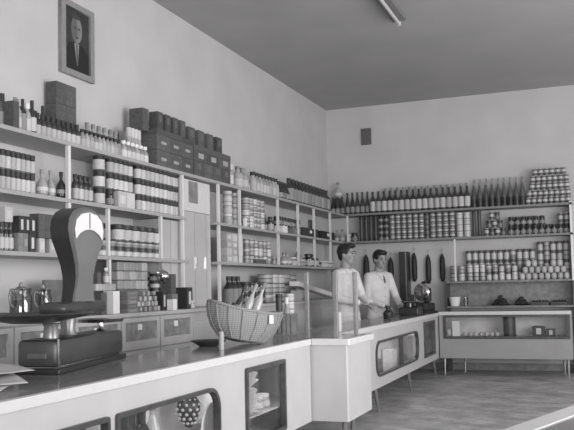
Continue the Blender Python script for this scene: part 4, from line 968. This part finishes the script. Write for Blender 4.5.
# ------------------------------------------------------------------ people
def person(label, loc, rz, height, hands, tie, look, lean=0.):
    s = height/1.75
    t = thing('person', label, 'person', (loc[0], loc[1], 0), rz); t.scale = (s, s, s)
    V = Vector
    hz = 1.63
    hrot = Matrix.Rotation(look[0], 4, 'Z') @ Matrix.Rotation(look[1], 4, 'Y')
    piv = V((lean, 0, 1.53))
    HM = Matrix.Translation(piv) @ hrot @ Matrix.Translation((0, 0, -1.53))
    def hp(x, y, z): return HM @ V((x, y, z))
    R3 = hrot.to_3x3()
    b = B()
    b.ball(hp(.0, 0, 1.645), (.097, .076, .105), sub=3, mtx=R3)
    b.ball(hp(.03, 0, 1.575), (.066, .058, .07), sub=3, mtx=R3)
    b.ball(hp(.065, 0, 1.545), (.028, .03, .025), sub=2, mtx=R3)
    b.tube([hp(.092, 0, 1.645), hp(.108, 0, 1.612), hp(.118, 0, 1.595)], [.009, .013, .016], 8)      # nose
    for q in (-1, 1):
        b.ball(hp(-.005, q*.079, 1.62), (.02, .010, .034), sub=2, mtx=R3)
        b.ball(hp(.06, q*.04, 1.60), (.03, .02, .025), sub=2, mtx=R3)
        b.ball(hp(.083, q*.032, 1.662), (.016, .03, .012), sub=2, mtx=R3)
    b.tube([V((lean*.8-.02, 0, 1.40)), hp(-.012, 0, 1.56)], [.066, .056], 14)
    # trunk and limbs under the clothes
    b.ball(V((lean*.6, 0, 1.27)), (.105, .17, .2), sub=3); b.ball(V((lean*.3, 0, 1.06)), (.095, .14, .16), sub=3); b.ball(V((0, 0, .93)), (.10, .155, .12), sub=3)
    for q in (-1, 1):
        b.tube([V((0, q*.09, .92)), V((.01, q*.095, .5)), V((-.01, q*.1, .09))], [.085, .055, .04], 12)
        b.tube([V((-.01, q*.1, .07)), V((.13, q*.11, .04))], [.04, .035], 10)
    arms = []
    for q, (el, wr, up_) in zip((1, -1), hands):
        sh = V((lean*.8-.01, q*.185, 1.39)); el, wr = V(el), V(wr)
        b.tube([V((lean*.8, q*.1, 1.385)), sh, el], [.045, .045, .040], 12); b.ball(el, .042, sub=2); b.tube([el, wr], [.041, .028], 12)
        d = (wr-el).normalized(); side = d.cross(V((0, 0, 1))).normalized()*(-q); nrm = side.cross(d)*(-q)
        if nrm.z < 0: nrm = -nrm
        # palm
        pm = wr + d*.045
        rot = Matrix((d, side, nrm)).transposed()
        b.ball(pm, (.052, .040, .017), sub=3, mtx=rot)
        for f, (o_, ln) in enumerate(((-.030, .062), (-.010, .075), (.011, .070), (.031, .055))):
            k0 = wr + d*.085 + side*o_; k1 = k0 + d*ln*.5 - nrm*ln*.22; k2 = k1 + d*ln*.25 - nrm*ln*.42; 
            b.tube([k0 - d*.03, k0, k1, k2], [.010, .0095, .0085, .007], 8); b.ball(k2, .007, sub=1)
        tb = wr + d*.03 - side*.032
        b.tube([tb, tb + d*.035 - side*.022 - nrm*.01, tb + d*.068 - side*.018 - nrm*.022], [.013, .011, .008], 8)
        arms.append((sh, el, wr, q, d))
    remeshed(b, 'body', M['skin'], .0062, t, 3)
    # hair
    b = B()
    b.ball(hp(-.022, 0, 1.668), (.103, .090, .103), sub=3, mtx=R3); b.ball(hp(.045, 0, 1.738), (.058, .066, .034), sub=3, mtx=R3); b.ball(hp(-.05, 0, 1.62), (.058, .07, .075), sub=3, mtx=R3)
    for q in (-1, 1): b.ball(hp(.022, q*.068, 1.675), (.03, .014, .04), sub=2, mtx=R3)
    b.ball(hp(.075, .02, 1.735), (.03, .04, .022), sub=2, mtx=R3)
    remeshed(b, 'hair', M['hair'], .007, t, 2)
    for q in (-1, 1):
        B().ball(hp(.0935, q*.031, 1.645), (.006, .013, .007), sub=2, mtx=R3).build('eye', M['eye'], t, True)
        B().ball(hp(.0975, q*.033, 1.668), (.006, .022, .0045), sub=2, mtx=R3).build('eyebrow', M['hair'], t, True)
    B().ball(hp(.092, 0, 1.567), (.006, .022, .006), sub=2, mtx=R3).build('mouth', M['lip'], t, True)
    # coat
    b = B()
    for z, rx, ry in ((1.36, .095, .165), (1.30, .118, .180), (1.23, .124, .182), (1.15, .122, .176), (1.07, .120, .174), (.99, .126, .182), (.91, .138, .196), (.83, .146, .208), (.75, .152, .214), (.67, .156, .218), (.60, .158, .220)):
        b.ball(V((lean*.8*max(0, (z-.9)/.5), 0, z)), (rx, ry, .13 if z < 1.2 else .09), sub=3)
    b.tube([V((lean*.8-.018, 0, 1.36)), V((lean*.8-.018, 0, 1.455))], [.13, .074], 18)
    for sh, el, wr, q, d in arms:
        b.ball(sh, (.072, .066, .068), sub=3); b.tube([V((lean*.8, q*.1, 1.40)), sh, el], [.078, .070, .055], 14); b.ball(el, .054, sub=2); b.tube([el, wr - d*.015], [.054, .043], 14)
    co = remeshed(b, 'coat', M['coat'], .011, t, 14)
    n0 = V((lean*.8-.02, 0, 1.43))
    b = B()
    op = 5 if tie else 1
    ring = [n0 + V((.071*math.cos(2*PI*k/24)+(.012 if tie else 0), .07*math.sin(2*PI*k/24), .022 - (.02*math.cos(2*PI*k/24) if tie else .012*math.cos(2*PI*k/24)))) for k in range(op, 25-op)]
    b.tube(ring, .0165, 8)
    if tie:
        for q in (-1, 1): b.tube([n0 + V((.06, q*.058, .006)), n0 + V((.108, q*.05, -.045)), n0 + V((.138, q*.016, -.135))], [.014, .017, .006], 8)
    b.build('collar', M['coat'], co, True)
    if tie:
        B().ball(n0 + V((.094, 0, -.062)), (.03, .03, .08), sub=2, mtx=Matrix.Rotation(-.5, 3, 'Y')).build('shirt_front', M['shirt'], t, True)
    else:
        B().ball(n0 + V((.05, 0, -.004)), (.045, .05, .03), sub=2).build('shirt_collar', M['coat'], t, True)
    b = B()
    for i in range(4): b.ball(V((lean*.5+(.122, .118, .119, .128)[i], .0, 1.24-i*.12)), (.008, .01, .01), sub=1)
    b.build('buttons', M['lab'], co, True)
    b = B()
    for q in (-1, 1): b.tube([V((0, q*.085, .86)), V((.01, q*.095, .5)), V((-.01, q*.1, .085))], [.10, .08, .065], 14)
    remeshed(b, 'trousers', M['trous'], .013, t, 2)
    for q in (-1, 1):
        b = B(); b.ball(V((.07, q*.105, .04)), (.14, .052, .04), sub=2); b.box(-.06, .19, q*.105-.045, q*.105+.045, 0, .018, bev=.006); b.build('shoe', M['dark'], t, True)
    return t
person('dark-haired man in a white coat buttoned to the neck, behind the glass screen', (-2.75, 9.15), -.25, 1.745,
       (((.05, .27, 1.12), (.24, .16, 1.03), 0), ((.02, -.27, 1.12), (.25, -.10, 1.05), 0)), False, (.12, .06))
person('dark-haired man in a white coat with open collar, next to the salami', (-2.74, 10.58), -.55, 1.72,
       (((.06, .28, 1.10), (.26, .17, .99), 0), ((.05, -.27, 1.10), (.28, -.13, .99), 0)), True, (-.15, .22), .03)

# ------------------------------------------------------------------ light
def area(nm, loc, tgt, sx, sy, e):
    l = bpy.data.lights.new(nm, 'AREA'); l.shape = 'RECTANGLE'; l.size = sx; l.size_y = sy; l.energy = e
    o = bpy.data.objects.new(nm, l); C.objects.link(o); o.location = loc
    o.rotation_euler = (Vector(tgt)-Vector(loc)).to_track_quat('-Z', 'Y').to_euler()
area('shop_window_light', (3.1, 4.6, 1.7), (-3.2, 9.0, 1.2), 5.0, 2.2, 300)
area('street_window_light', (.8, -2.2, 1.6), (-2.4, 9.0, 1.35), 3.4, 1.8, 240)
for i, (x, y, ln, e) in enumerate(((-2.22, 3.2, 1.5, 2.2), (-2.22, 4.88, .5, 1.6), (-2.25, 8.7, 1.6, 2.2), (-2.25, 10.45, .5, .9))):   # added unseen fill lights, brightening the insides of the counter windows
    area('added_fill_light', (x, y, ZT-.05), (x, y, .2), .08, ln, e); bpy.context.scene.collection.objects[-1].rotation_euler = (0, 0, 0)
w = bpy.data.worlds.new('world'); bpy.context.scene.world = w; w.use_nodes = True
w.node_tree.nodes['Background'].inputs[0].default_value = (1, .99, .995, 1); w.node_tree.nodes['Background'].inputs[1].default_value = .8
vs = bpy.context.scene.view_settings
vs.view_transform = 'Standard'; vs.look = 'None'; vs.exposure = -.13
